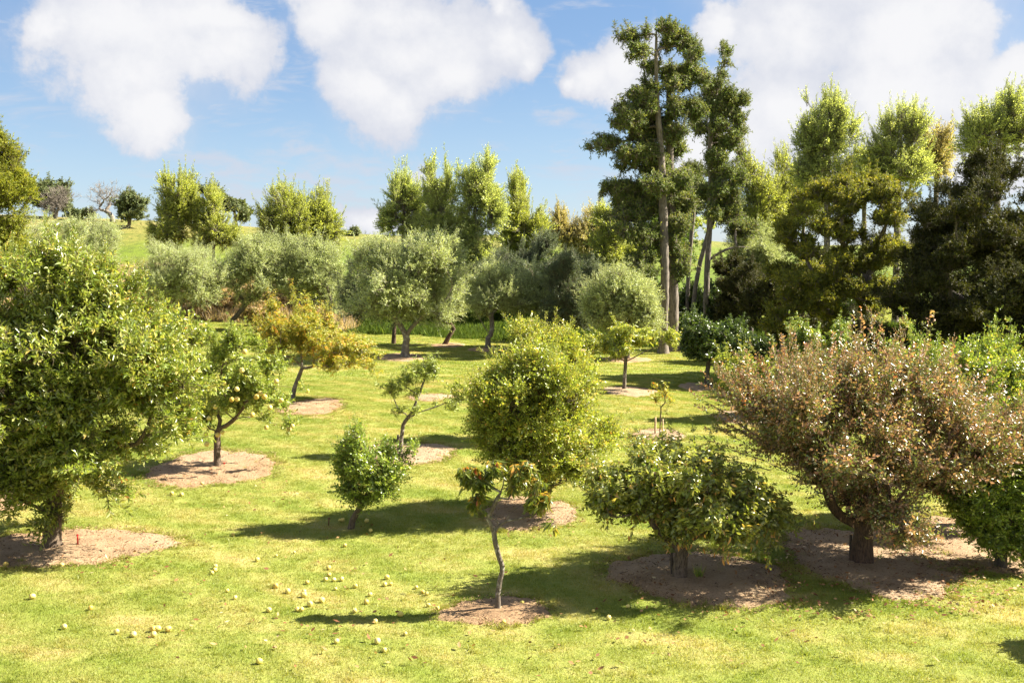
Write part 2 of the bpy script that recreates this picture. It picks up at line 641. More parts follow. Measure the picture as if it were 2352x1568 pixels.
class Skel:
    def __init__(self, pts, par, rng):
        self.P = np.zeros((20000, 3))
        self.par = np.full(20000, -1)
        self.G = np.zeros(20000)
        self.n = 0
        for p, q in zip(pts, par):
            self.add(p, q)

    def add(self, p, q):
        i = self.n
        self.P[i] = p
        self.par[i] = q
        self.G[i] = 0 if q < 0 else self.G[q] + np.linalg.norm(self.P[i] - self.P[q])
        self.n += 1
        return i

    def grow(self, target, rng, gw=0.3, step=0.25, wob=0.08, minnode=0, lift=0.5):
        P = self.P[minnode:self.n]
        df = target - P
        dist = np.sqrt((df ** 2).sum(1))
        cost = dist + gw * self.G[minnode:self.n] + lift * np.maximum(0, P[:, 2] - target[2] + 0.1)
        i = int(cost.argmin()) + minnode
        p0 = self.P[i].copy()
        L = np.linalg.norm(target - p0)
        if L < 1e-4:
            return i
        q = self.par[i]
        t0 = unit(p0 - self.P[q]) if q >= 0 else np.array([0, 0, 1.0])
        c = p0 + unit(t0 * 0.6 + unit(target - p0) + np.array([0, 0, 0.25])) * L * 0.45
        n = max(2, int(L / step))
        w = rng.normal(size=3) * wob * L
        for k in range(1, n + 1):
            t = k / n
            p = (1 - t) ** 2 * p0 + 2 * t * (1 - t) * c + t * t * target + w * math.sin(t * PI) * 0.6
            if k < n:
                p = p + rng.normal(size=3) * wob * step * 0.4
            i = self.add(p, i)
        return i

    def chains(self, r_trunk, r_tip, flare=1.35, flare_h=0.3):
        n = self.n
        tips = np.zeros(n)
        kids = [[] for _ in range(n)]
        for i in range(n - 1, 0, -1):
            if not kids[i]:
                tips[i] = 1
            q = self.par[i]
            kids[q].append(i)
            tips[q] += tips[i]
        N = max(tips[0], 2)
        e = math.log(r_trunk / r_tip) / math.log(N)
        rad = r_tip * np.maximum(tips, 1) ** e
        out = []
        stack = [(0, -1)]
        while stack:
            s, q = stack.pop()
            ch = [s] if q < 0 else [q, s]
            i = s
            while kids[i]:
                ks = sorted(kids[i], key=lambda j: -tips[j])
                for j in ks[1:]:
                    stack.append((j, i))
                i = ks[0]
                ch.append(i)
            ch = np.array(ch)
            r = rad[ch].copy()
            if q >= 0:
                r[0] = r[1]
            r[-1] *= 0.6
            p = self.P[ch]
            if q < 0:
                h = p[:, 2] - p[0, 2]
                r = r * (1 + (flare - 1) * np.exp(-h / flare_h))
                p = p.copy()
                p[0, 2] -= 0.12
            out.append((p, r))
        return out


def resample(pts, step, passes=2):
    pts = np.asarray(pts, float)
    out = [pts[0]]
    for a, b in zip(pts[:-1], pts[1:]):
        n = max(1, int(np.linalg.norm(b - a) / step))
        for k in range(1, n + 1):
            out.append(a + (b - a) * k / n)
    out = np.array(out)
    for _ in range(passes):
        out[1:-1] = 0.25 * out[:-2] + 0.5 * out[1:-1] + 0.25 * out[2:]
    return out


def tuft(name, n, rad, h, wdt, lean, seed, mat):
    r = np.random.default_rng(seed)
    a = r.random(n) * 2 * PI
    q = np.sqrt(r.random(n)) * rad
    p = np.stack([q * np.cos(a), q * np.sin(a), np.full(n, -0.01)], 1)
    hh = h * r.uniform(.5, 1.3, n)
    b = r.random(n) * 2 * PI
    s = np.stack([np.cos(b), np.sin(b), np.zeros(n)], 1)
    ln = r.normal(size=(n, 3)) * lean
    ln[:, 2] = 1
    ln = unit(ln)
    ln2 = ln + r.normal(size=(n, 3)) * lean * 0.8
    w = (wdt * r.uniform(.7, 1.3, n))[:, None]
    mid = p + ln * hh[:, None] * 0.55
    tip = mid + unit(ln2) * hh[:, None] * 0.5
    v = np.stack([p - s * w / 2, p + s * w / 2, mid + s * w * .4, mid - s * w * .4, tip], 1).reshape(-1, 3)
    o = np.arange(n)[:, None] * 5
    me = mesh(name, v, [o + np.array([[0, 1, 2, 3]]), o + np.array([[3, 2, 4]])], mat, False, np.repeat(r.random(n), 5))
    return bpy.data.objects.new(name, me)


def scatter(name, pts, rot, scl, protos, mat, rot3=None):
    v = np.asarray(pts, np.float32)
    me = bpy.data.meshes.new(name)
    me.vertices.add(len(v))
    me.vertices.foreach_set('co', v.ravel())
    if rot3 is not None:
        a = me.attributes.new('rot3', 'FLOAT_VECTOR', 'POINT')
        a.data.foreach_set('vector', np.ascontiguousarray(rot3, np.float32).ravel())
        rot = np.zeros(len(v))
    for nm, arr in (('rot', rot), ('scl', scl), ('pick', np.random.default_rng(5).integers(0, len(protos), len(v)).astype(float))):
        a = me.attributes.new(nm, 'FLOAT', 'POINT')
        a.data.foreach_set('value', np.ascontiguousarray(arr, np.float32))
    me.materials.append(mat)
    o = link(name, me)
    ng = bpy.data.node_groups.new(name, 'GeometryNodeTree')
    ng.interface.new_socket('Geometry', in_out='INPUT', socket_type='NodeSocketGeometry')
    ng.interface.new_socket('Geometry', in_out='OUTPUT', socket_type='NodeSocketGeometry')
    N = ng.nodes
    gi, go = N.new('NodeGroupInput'), N.new('NodeGroupOutput')
    join = N.new('GeometryNodeJoinGeometry')

    def attr(nm):
        a = N.new('GeometryNodeInputNamedAttribute')
        a.data_type = 'FLOAT'
        a.inputs[0].default_value = nm
        return a.outputs[0]
    if rot3 is not None:
        cx = N.new('GeometryNodeInputNamedAttribute')
        cx.data_type = 'FLOAT_VECTOR'
        cx.inputs[0].default_value = 'rot3'
    else:
        cx = N.new('ShaderNodeCombineXYZ')
        ng.links.new(attr('rot'), cx.inputs[2])
    for k, pr in enumerate(protos):
        oi = N.new('GeometryNodeObjectInfo')
        oi.inputs[0].default_value = pr
        io = N.new('GeometryNodeInstanceOnPoints')
        ng.links.new(gi.outputs[0], io.inputs['Points'])
        ng.links.new(oi.outputs['Geometry'], io.inputs['Instance'])
        ng.links.new(cx.outputs[0], io.inputs['Rotation'])
        ng.links.new(attr('scl'), io.inputs['Scale'])
        cmp_ = N.new('FunctionNodeCompare')
        cmp_.data_type = 'FLOAT'
        cmp_.operation = 'EQUAL'
        cmp_.inputs['Epsilon'].default_value = 0.1
        ng.links.new(attr('pick'), cmp_.inputs[0])
        cmp_.inputs[1].default_value = k
        ng.links.new(cmp_.outputs[0], io.inputs['Selection'])
        ng.links.new(io.outputs[0], join.inputs[0])
    ng.links.new(join.outputs[0], go.inputs[0])
    md = o.modifiers.new('scatter', 'NODES')
    md.node_group = ng
    return o



TREES = {}
TRI = [0]


def leaf_cloud(S, Dr, Ln, k, rng, up, nup, droop, L, Wd):
    """leaves along the twigs S, Dr, Ln -> arrays for leaf_geo"""
    N = len(S) * k
    t = np.tile((np.arange(k) + 0.5) / k, len(S)) + rng.uniform(-0.4, 0.4, N) / k
    s2, d2, l2 = np.repeat(S, k, 0), np.repeat(Dr, k, 0), np.repeat(Ln, k)
    pos = s2 + d2 * (l2 * t)[:, None]
    pos[:, 2] -= 0.25 * droop * l2 * t * t
    side = unit(np.cross(d2, rng.normal(size=(N, 3))))
    ld = d2 * rng.uniform(0.3, 0.9, (N, 1)) + side * rng.uniform(0.6, 1.1, (N, 1))
    ld[:, 2] += -droop * rng.uniform(0.6, 1.5, N) + up * 0.25
    nn = rng.normal(size=(N, 3)) * (1 - nup) * 1.4
    nn[:, 2] += nup
    nn += 0.9 * nup * np.array([0.75, -0.25, 0.35])
    tw = np.repeat(rng.random(len(S)), k)
    return pos, ld, nn, L * rng.uniform(0.65, 1.25, N), Wd * rng.uniform(0.7, 1.25, N), np.clip(tw * 0.55 + rng.random(N) * 0.45, 0, 1)


def gn_crown(key, root, rng, E, vol, subs, w, tips, outw, cen, n, bulk, nsh, slen, shell, lowcut, mat, bark, m, q, Ls, L, Wd, up, nup, droop, spread, curl, detail, r_tip, fuzz, elong):
    """a crown of leafy sprigs: a few sprig shapes set on every twig end"""
    protos = []
    q2, k2 = int(q * 1.6) + 1, max(3, int(m / q))
    for j in range(6):
        d = rng.normal(size=(q2, 3)) * spread * 0.9 / elong
        d[:, 2] += 0.8 + up * .5
        d = unit(d)
        ln = Ls * rng.uniform(.6, 1.3, q2) * 1.1 * elong
        S = rng.normal(size=(q2, 3)) * Ls * .22
        pos, ld, nn, LL, WW, rr = leaf_cloud(S, d, ln, k2, rng, up, nup, droop, L, Wd)
        v, f, a = leaf_geo(pos, ld, nn, LL, WW, rr, detail, curl)
        tv, tf = tubes([(np.array([S[i] - d[i] * ln[i] * .3, S[i] + d[i] * ln[i] * .5, S[i] + d[i] * ln[i] - [0, 0, .25 * droop * ln[i]]]), np.array([1.2, .8, .4]) * r_tip * .6) for i in range(q2)], 3)
        me = mesh('sprig', np.concatenate([v, tv]), [f, tf + len(v)], mat, False, np.concatenate([a, np.zeros(len(tv))]))
        me.materials.append(bark)
        mi = np.zeros(len(me.polygons), np.int32)
        mi[len(f):] = 1
        me.polygons.foreach_set('material_index', mi)
        protos.append(bpy.data.objects.new('sprig', me))
        TRI[0] += len(f) + 2 * len(tf)
    n1 = max(0, n - len(tips))
    nb = int(n1 * bulk)
    ch = rng.choice(len(subs), n1 - nb, p=w)
    C = np.array([t[0] for t in subs])[ch]
    R = np.array([t[1] for t in subs])[ch]
    p1 = C + unit(rng.normal(size=(n1 - nb, 3))) * R * (rng.random(n1 - nb) ** shell * np.exp(rng.normal(size=n1 - nb) * fuzz))[:, None]
    ce = rng.choice(len(E), nb, p=vol / vol.sum())
    EC = np.array([e[0] for e in E])[ce]
    ER = np.array([e[1] for e in E])[ce]
    p2 = EC + unit(rng.normal(size=(nb, 3))) * ER * (rng.random(nb) ** .42)[:, None] * .97
    P = np.concatenate([tips, p1, p2])
    o = np.concatenate([outw, unit(p1 - C) * .6 + unit(p1 - cen) * .7, unit(p2 - EC) * .6 + unit(p2 - cen) * .7])
    sc = rng.uniform(.7, 1.2, len(P))
    # leafy shoots that break the outline, mostly upward
    if nsh:
        hi = P[:, 2] + rng.normal(size=len(P)) * .5 * np.std(P[:, 2]) + .5 * np.abs((P - cen) @ np.array([1.0, 0, 0]))
        top_ = np.argsort(-hi)[:max(nsh * 5, 10)]
        a = P[rng.choice(top_, nsh)]
        dr = unit(unit(a - cen) * .7 + np.array([0, 0, .5 + up]) + rng.normal(size=(nsh, 3)) * .25)
        ln = Ls * slen * rng.uniform(.5, 1.4, nsh)
        ks = np.linspace(.15, 1, 5)
        P = np.concatenate([P] + [a + dr * (ln * k)[:, None] for k in ks])
        o = np.concatenate([o] + [dr] * 5)
        sc = np.concatenate([sc] + [np.full(nsh, .62 - .3 * k) for k in ks])
    if lowcut is not None:
        P[:, 2] = np.maximum(P[:, 2], lowcut + .25 * rng.random(len(P)))
    o = unit(o + rng.normal(size=o.shape) * .35)
    az_ = np.arctan2(o[:, 1], o[:, 0])
    tilt = np.arccos(np.clip(o[:, 2], -1, 1)) * ((.5 if elong < 1.2 else .75) if droop < .5 else .2)
    rot = np.stack([np.zeros(len(P)), tilt, az_], 1)
    ob = scatter('crown', P, None, sc, protos, mat, rot3=rot)
    ob.parent = root
    ob['kind'] = 'stuff'


def tree(key, name, label, base, trunk, blobs, mat, bark, cat='tree', group=None, nsub=40, subr=(0.3, 0.5), flat=0.8,
         ntip=300, m=40, q=4, Ls=0.25, L=0.08, Wd=0.03, detail=0, droop=0.0, up=0.3, nup=0.7, spread=0.7, curl=0.12, r_trunk=0.08, r_tip=0.005,
         gw=0.3, shell=0.6, seed=1, limbs=0, whips=(), wl=26, rd=0.9, step=None, wob=0.10, flare=1.35, bare=False,
         lowcut=None, leaf_parts=0, k_thick=8, sub_jit=1.0, fill=0.55, extra_stems=(), tri_twigs=True, lift=0.5, gn=True, grow_b=1.06, dens=2.3, bulk=.10, ksub=1.05, shoots=.06, slen=2.6, rnd=.85, aw=0, awl=.5, awn=14, fuzz=.22, elong=1.0, twig_mat=None, wr=None, smooth_n=2):
    rng = np.random.default_rng(seed)
    if len(base) == 3:
        b0 = at(base[0], 600, base[2])
        b = np.array([b0[0], base[2], float(gz(b0[0], base[2]))])
    else:
        b = hit(*base)
    Y = b[1]
    s = Y / FPX
    stp = step or max(0.12, (8 if Y < 35 else 13) * s)
    b_scale = grow_b

    def loc(px, py, dy=0.0):
        return at(px, py, Y + dy) - b
    tp = [np.zeros(3)] + [loc(*t) for t in trunk]
    tp = resample(tp, stp, smooth_n)
    tp[1:-1] += rng.normal(size=tp[1:-1].shape) * stp * 0.03
    sk = Skel(tp, [-1] + list(range(len(tp) - 1)), rng)
    for st in extra_stems:
        pts = resample([loc(*t) for t in st], stp)
        i0 = int(np.linalg.norm(sk.P[:sk.n] - pts[0], axis=1).argmin())
        for p in pts[1:]:
            i0 = sk.add(p, i0)
    ntr = sk.n
    root = empty(name, b, label, cat, group)
    # envelope blobs
    E = []
    bx0, bx1 = min(t[0] - t[2] for t in blobs), max(t[0] + t[2] for t in blobs)
    for bl in blobs:
        px, py, rx, ry = bl[:4]
        dy = bl[4] if len(bl) > 4 else 0.0
        u_ = (px - (bx0 + bx1) / 2) / ((bx1 - bx0) / 2)
        dr = bl[5] if len(bl) > 5 else max(rx * s * rd, rnd * math.sqrt(max(0, 1 - u_ * u_)) * (bx1 - bx0) / 2 * s if dy == 0 else 0)
        E.append((loc(px, py, dy), np.array([rx * s, dr, ry * s]) * b_scale))
    vol = np.array([(e[1].prod()) ** (2 / 3) for e in E])
    cs = rng.choice(len(E), nsub, p=vol / vol.sum()) if nsub > len(E) else np.arange(nsub) % len(E)
    if nsub >= len(E):
        cs[:len(E)] = np.arange(len(E))
    subs = []
    for i in cs:
        c, r = E[i]
        d = unit(rng.normal(size=3))
        u = rng.random() ** fill
        sr = rng.uniform(*subr) * ksub * math.sqrt(r[0] * r[2]) * np.array([1, 1, flat])
        rr = np.maximum(r - sr * 0.75, 0.02)
        subs.append((c + d * rr * u * sub_jit, np.minimum(sr, r * 1.05)))
    top = tp[-1]
    subs.sort(key=lambda t: np.linalg.norm(t[0] - top))
    for c, r in subs:
        sk.grow(c - np.array([0, 0, r[2] * 0.3]), rng, gw=gw, step=stp, wob=wob, minnode=min(max(1, int(ntr * 0.45)), ntr - 1), lift=lift)
    # tips
    w = np.array([(t[1].prod()) ** (2 / 3) for t in subs])
    w /= w.sum()
    ch = rng.choice(len(subs), ntip, p=w)
    C = np.array([t[0] for t in subs])[ch]
    Rr = np.array([t[1] for t in subs])[ch]
    d = unit(rng.normal(size=(ntip, 3)))
    d[:, 2] = np.where(rng.random(ntip) < 0.35, np.abs(d[:, 2]), d[:, 2])
    u = rng.random(ntip) ** shell * np.exp(rng.normal(size=ntip) * fuzz)
    tips = C + d * Rr * u[:, None]
    if lowcut is not None:
        tips[:, 2] = np.maximum(tips[:, 2], lowcut + 0.2 * rng.random(ntip))
    order = np.argsort(np.linalg.norm(tips - top, axis=1))[::(1 if (bare or not gn) else 2)]
    mn = min(max(1, int(ntr * 0.45)), ntr - 1)
    for i in order:
        sk.grow(tips[i], rng, gw=gw * 0.6, step=stp * 1.3, wob=wob * 0.8, minnode=mn, lift=lift * 0.6)
    cen = np.mean([e[0] for e in E], axis=0)
    outw = unit(tips - C) * 0.6 + unit(tips - cen) * 0.7
    if gn and not bare:
        gn_crown(key, root, rng, E, vol, subs, w, tips, outw, cen, int(ntip * dens), bulk, int(ntip * shoots), slen, shell, lowcut, mat, bark, m, q, Ls, L, Wd, up, nup, droop, spread, curl, detail, r_tip, fuzz, elong)
    # sprigs
    S = np.repeat(tips, q, 0)
    sd_ = unit(np.repeat(outw, q, 0) * 0.8 + rng.normal(size=(ntip * q, 3)) * spread + np.array([0, 0, up]))
    sl = Ls * rng.uniform(0.6, 1.3, ntip * q)
    lv = max(1, m // q)
    spr = [(S, sd_, sl, lv)]
    # long straight shoots
    wp, wdv, wll, wkn, wch = [], [], [], [], []
    wl_pairs = [(loc(*wx[0]), loc(*wx[1]), wl) for wx in whips]
    if aw:
        cand = np.argsort(-(unit(tips - top)[:, 2] + rng.normal(size=len(tips)) * .5 + .6 * np.linalg.norm(tips - cen, axis=1) / np.linalg.norm(tips - cen, axis=1).max()))[:aw * 3]
        for i in rng.choice(cand, aw, replace=False):
            dv = unit(unit(tips[i] - top) * .8 + np.array([0, 0, .45 + .3 * up]) + rng.normal(size=3) * .14)
            wl_pairs.append((tips[i] - dv * awl * .3, tips[i] + dv * awl * rng.uniform(.5, 1.3), awn))
    for a, e, wl_i in wl_pairs:
        i0 = sk.grow(a, rng, gw=gw, step=stp, wob=wob, minnode=mn)
        pts = resample([a, a * 0.5 + e * 0.5 + rng.normal(size=3) * 0.03, e], stp)
        wch.append((pts, np.linspace(wr or r_tip * 1.3, r_tip * .6, len(pts))))
        nseg = 6
        for k in range(nseg):
            f0 = 0.12 + 0.88 * k / nseg
            wp.append(a + (e - a) * f0)
            wdv.append(unit(e - a))
            wll.append(np.linalg.norm(e - a) / nseg)
            wkn.append(max(1, wl_i // 6))
    if wp:
        for kn in sorted(set(wkn)):
            mk = np.array(wkn) == kn
            spr.append((np.array(wp)[mk], np.array(wdv)[mk], np.array(wll)[mk], kn))
    chs = sk.chains(r_trunk, r_tip, flare, 0.9 * r_trunk + 0.1)
    chs.sort(key=lambda c: -c[1][0] * len(c[0]))
    main = max(range(len(chs)), key=lambda i: chs[i][1][0])
    trunk_ch = chs.pop(main)
    v, f = tubes([trunk_ch], k_thick + 2)
    if r_trunk * FPX / Y > 7:     # ribbed, uneven bark on trunks big enough to show it
        v = v + unit(v - np.repeat(trunk_ch[0], k_thick + 2, 0)) * (rng.normal(size=(len(v), 1)) * np.repeat(trunk_ch[1], k_thick + 2)[:, None] * 0.07)
    link('trunk', mesh('trunk', v, [f], bark, True), root)
    thick = sorted(chs, key=lambda c: -c[1][0])[:limbs]
    ids = set(id(c) for c in thick)
    for c in thick:
        v, f = tubes([c], 7)
        link('limb', mesh('limb', v, [f], bark, True), root)
    rest = [c for c in chs if id(c) not in ids] + wch
    med = [c for c in rest if c[1][0] > r_tip * 2.5]
    thin = [c for c in rest if c[1][0] <= r_tip * 2.5]
    vs_, fs_, o = [], [], 0
    for grp, k in ((med, 5 if Y < 35 else 4), (thin, 3)):
        if grp:
            v, f = tubes(grp, k)
            vs_.append(v)
            fs_.append(f + o)
            o += len(v)
    if bare or not gn:
        # the sprigs' own stems
        sv = np.stack([S, S + sd_ * sl[:, None] * 0.5 + np.array([0, 0, -0.06 * droop]) * sl[:, None], S + sd_ * sl[:, None] + np.array([0, 0, -0.25 * droop]) * sl[:, None]], 1)
        keep = np.arange(len(S)) if len(S) < 4000 or bare else rng.choice(len(S), 4000, replace=False)
        v, f = tubes([(sv[i], np.array([1, 0.8, 0.5]) * r_tip * 0.7) for i in keep], 3)
        vs_.append(v)
        fs_.append(f + o)
        o += len(v)
    if vs_:
        tw_ = link('twigs', mesh('twigs', np.concatenate(vs_), [np.concatenate(fs_)], twig_mat or bark, True), root)
        tw_['kind'] = 'stuff'
        TRI[0] += 2 * sum(len(f) for f in fs_)
    if not bare:
        if gn and not leaf_parts:
            spr = spr[1:]
        pos_, d_, n_, L_, W_, r_ = [], [], [], [], [], []
        for (SS, DD, LL, k) in spr:
            N = len(SS) * k
            t = np.tile((np.arange(k) + 0.5) / k, len(SS)) + rng.uniform(-0.4, 0.4, N) / k
            s2, d2, l2 = np.repeat(SS, k, 0), np.repeat(DD, k, 0), np.repeat(LL, k)
            pos = s2 + d2 * (l2 * t)[:, None]
            pos[:, 2] -= 0.25 * droop * l2 * t * t
            side = unit(np.cross(d2, rng.normal(size=(N, 3))))
            ld = d2 * rng.uniform(0.3, 0.9, (N, 1)) + side * rng.uniform(0.6, 1.1, (N, 1))
            ld[:, 2] += -droop * rng.uniform(0.6, 1.5, N) + up * 0.25
            nn = rng.normal(size=(N, 3)) * (1 - nup) * 1.4
            nn[:, 2] += nup
            nn += 0.9 * nup * np.array([0.75, -0.25, 0.35])
            pos_.append(pos)
            d_.append(ld)
            n_.append(nn)
            L_.append(L * rng.uniform(0.65, 1.25, N))
            W_.append(Wd * rng.uniform(0.7, 1.25, N))
            # neighbours on a twig share a tint, some twigs differ
            tw = np.repeat(rng.random(len(SS)), k)
            r_.append(np.clip(tw * 0.55 + rng.random(N) * 0.45, 0, 1))
        if not pos_:
            TREES[key] = root
            return root
        pos, ld, nn, LL, WW, rr = [np.concatenate(a) for a in (pos_, d_, n_, L_, W_, r_)]
        if lowcut is not None:
            kp = pos[:, 2] > lowcut - 0.15
            pos, ld, nn, LL, WW, rr = pos[kp], ld[kp], nn[kp], LL[kp], WW[kp], rr[kp]
        if leaf_parts:
            # the leaves nearest the camera are parts of their own; a few shared shapes
            toc = unit(np.array([0, 0, CAM_H]) - b)
            sc = pos @ toc + 0.2 * rng.random(len(pos))
            pick = np.argsort(-sc)[:leaf_parts]
            rest_m = np.ones(len(pos), bool)
            rest_m[pick] = False
            protos = []
            for j in range(12):
                v, f, a = leaf_geo(np.zeros((1, 3)), np.array([[1.0, 0, 0]]), np.array([[0, 0, 1.0]]), np.ones(1), np.array([Wd / L]) * rng.uniform(.85, 1.15),
                                   np.array([(j + 0.5) / 12]), 1, curl * rng.uniform(0.5, 1.4))
                protos.append(mesh('leaf', v, [f], mat, False, a))
            from mathutils import Matrix
            for i in pick:
                dd = unit(ld[i])
                ss = unit(np.cross(dd, nn[i]))
                nz = np.cross(ss, dd)
                o = link('leaf', protos[int(rr[i] * 11.99)], root)
                M = Matrix(((dd[0] * LL[i], -ss[0] * LL[i], nz[0] * LL[i], pos[i, 0]), (dd[1] * LL[i], -ss[1] * LL[i], nz[1] * LL[i], pos[i, 1]),
                            (dd[2] * LL[i], -ss[2] * LL[i], nz[2] * LL[i], pos[i, 2]), (0, 0, 0, 1)))
                o.matrix_local = M
            if gn:
                rest_m &= np.arange(len(pos)) >= len(spr[0][0]) * spr[0][3]
            pos, ld, nn, LL, WW, rr = [a[rest_m] for a in (pos, ld, nn, LL, WW, rr)]
        if len(pos):
            v, f, a = leaf_geo(pos, ld, nn, LL, WW, rr, detail, curl)
            TRI[0] += len(f)
            nm = 'shoot_leaves' if gn else 'crown'
            c = link(nm, mesh(nm, v, [f], mat, False, a), root)
            if leaf_parts:
                c['kind'] = 'stuff'
    TREES[key] = root
    return root


def copy_tree(key, newkey, px, Y, scale, rot, label, name=None, group=None):
    src = TREES[key]
    r = src.copy()
    COL.objects.link(r)
    p = at(px, 600, Y)
    r.location = (p[0], Y, float(gz(p[0], Y)) - 0.05)
    r.scale = scale if isinstance(scale, tuple) else (scale,) * 3
    r.rotation_euler = (0, 0, rot)
    r['label'] = label
    if group:
        r['group'] = group
    if name:
        r.name = name
    for ch in list(src.children):
        c = ch.copy()
        COL.objects.link(c)
        c.parent = r
    TREES[newkey] = r
    return r


# ------------------------------------------------------------------ leaf and bark materials
G = lambda *c: c
L_BIG = leaf_mat('leaf_glossy_yellowgreen', [(0, (0.065, 0.10, 0.014)), (0.4, (0.115, 0.15, 0.022)), (0.75, (0.19, 0.205, 0.04)), (0.9, (0.31, 0.27, 0.08)), (0.95, (0.42, 0.26, 0.06)), (1, (0.5, 0.2, 0.06))], 0.36, 0.3, spec=0.9)
L_QUINCE = leaf_mat('leaf_quince', [(0, (0.085, 0.125, 0.02)), (0.5, (0.14, 0.175, 0.035)), (0.85, (0.22, 0.23, 0.06)), (1, (0.42, 0.36, 0.05))], 0.4, 0.35)
L_PEACHY = leaf_mat('leaf_peach_autumn', [(0, (0.12, 0.14, 0.02)), (0.45, (0.19, 0.20, 0.025)), (0.72, (0.28, 0.23, 0.03)), (0.88, (0.38, 0.20, 0.03)), (1, (0.46, 0.12, 0.03))], 0.42, 0.32)
L_SPARSE = leaf_mat('leaf_grey_green', [(0, (0.11, 0.15, 0.03)), (0.6, (0.17, 0.20, 0.05)), (1, (0.26, 0.28, 0.08))], 0.42, 0.35)
L_PEAR = leaf_mat('leaf_pear', [(0, (0.075, 0.12, 0.018)), (0.6, (0.135, 0.18, 0.03)), (0.93, (0.23, 0.25, 0.06)), (1, (0.42, 0.24, 0.06))], 0.34, 0.35, spec=0.65)
L_CENTRE = leaf_mat('leaf_centre_tree', [(0, (0.10, 0.14, 0.018)), (0.5, (0.17, 0.20, 0.03)), (0.82, (0.26, 0.25, 0.04)), (0.95, (0.36, 0.27, 0.07)), (1, (0.42, 0.16, 0.05))], 0.36, 0.35, spec=0.6)
L_PEACH = leaf_mat('leaf_peach_green', [(0, (0.05, 0.075, 0.012)), (0.55, (0.09, 0.11, 0.018)), (0.85, (0.17, 0.155, 0.03)), (0.95, (0.38, 0.20, 0.04)), (1, (0.40, 0.09, 0.04))], 0.34, 0.35, spec=0.6)
L_PERS = leaf_mat('leaf_persimmon', [(0, (0.05, 0.075, 0.013)), (0.5, (0.095, 0.11, 0.022)), (0.85, (0.16, 0.155, 0.035)), (0.95, (0.26, 0.15, 0.05)), (1, (0.36, 0.12, 0.05))], 0.32, 0.34, spec=0.85, tint=2.1)
L_PLUM = leaf_mat('leaf_plum_bronze', [(0, (0.07, 0.095, 0.02)), (0.38, (0.12, 0.135, 0.035)), (0.55, (0.19, 0.12, 0.06)), (0.86, (0.30, 0.16, 0.105)), (0.95, (0.36, 0.14, 0.06)), (1, (0.48, 0.08, 0.04))], 0.36, 0.22, spec=1.0)
L_CITRUS = leaf_mat('leaf_fresh_green', [(0, (0.06, 0.10, 0.016)), (0.5, (0.11, 0.155, 0.024)), (0.85, (0.20, 0.22, 0.035)), (1, (0.38, 0.24, 0.05))], 0.32, 0.35, spec=0.7)
L_DARK = leaf_mat('leaf_dark_glossy', [(0, (0.022, 0.04, 0.008)), (0.6, (0.042, 0.068, 0.013)), (1, (0.085, 0.11, 0.025))], 0.32, 0.25, spec=0.7)
L_OLIVE = leaf_mat('leaf_olive', [(0, (0.115, 0.14, 0.058)), (0.5, (0.175, 0.205, 0.095)), (0.85, (0.26, 0.285, 0.15)), (1, (0.36, 0.375, 0.23))], 0.42, 0.28, spec=0.5, vary=0.25, scale=0.7, tint=2.15)
L_OLIVED = leaf_mat('leaf_olive_dark', [(0, (0.05, 0.07, 0.035)), (0.6, (0.085, 0.11, 0.06)), (1, (0.15, 0.18, 0.10))], 0.45, 0.22, spec=0.4, scale=0.7)
L_POPLAR = leaf_mat('leaf_poplar', [(0, (0.13, 0.165, 0.045)), (0.6, (0.20, 0.235, 0.075)), (1, (0.33, 0.34, 0.14))], 0.4, 0.40, vary=0.3, scale=0.5, tint=1.8)
L_POPLARY = leaf_mat('leaf_poplar_yellow', [(0, (0.14, 0.17, 0.03)), (0.6, (0.21, 0.24, 0.05)), (1, (0.32, 0.32, 0.09))], 0.42, 0.40, vary=0.25, scale=0.4, tint=1.6)
L_POPLARS = leaf_mat('leaf_poplar_straw', [(0, (0.19, 0.18, 0.07)), (0.6, (0.26, 0.23, 0.10)), (1, (0.34, 0.28, 0.13))], 0.5, 0.36, vary=0.2, scale=0.4)
L_KAHI = leaf_mat('leaf_tall_conifer', [(0, (0.06, 0.095, 0.026)), (0.5, (0.105, 0.14, 0.033)), (0.85, (0.17, 0.18, 0.045)), (1, (0.24, 0.21, 0.055))], 0.6, 0.2, spec=0.25, vary=0.5, scale=0.35, tint=1.35)
L_KANU = leaf_mat('leaf_golden_scrub', [(0, (0.05, 0.065, 0.010)), (0.5, (0.095, 0.105, 0.015)), (0.85, (0.165, 0.155, 0.02)), (1, (0.24, 0.19, 0.03))], 0.6, 0.28, spec=0.25, vary=0.35, scale=0.4)
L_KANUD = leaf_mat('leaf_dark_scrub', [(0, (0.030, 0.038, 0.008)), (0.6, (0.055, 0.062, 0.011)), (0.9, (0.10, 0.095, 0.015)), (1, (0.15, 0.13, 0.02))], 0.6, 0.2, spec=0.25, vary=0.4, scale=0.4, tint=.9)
L_CYP = leaf_mat('leaf_bright_conifer', [(0, (0.07, 0.09, 0.010)), (0.6, (0.12, 0.135, 0.015)), (1, (0.20, 0.19, 0.02))], 0.6, 0.28, spec=0.2, vary=0.35, scale=0.4)
L_PINE = leaf_mat('leaf_hill_pine', [(0, (0.05, 0.07, 0.03)), (0.6, (0.09, 0.11, 0.045)), (1, (0.15, 0.15, 0.07))], 0.6, 0.2, spec=0.25)
L_UNDER = leaf_mat('leaf_undergrowth', [(0, (0.03, 0.055, 0.010)), (0.6, (0.065, 0.10, 0.016)), (1, (0.12, 0.16, 0.03))], 0.45, 0.35, vary=0.4, scale=0.8)
L_DRY = leaf_mat('leaf_dry_scrub', [(0, (0.16, 0.14, 0.07)), (0.6, (0.25, 0.19, 0.11)), (1, (0.36, 0.26, 0.17))], 0.6, 0.3, vary=0.3, scale=0.8)

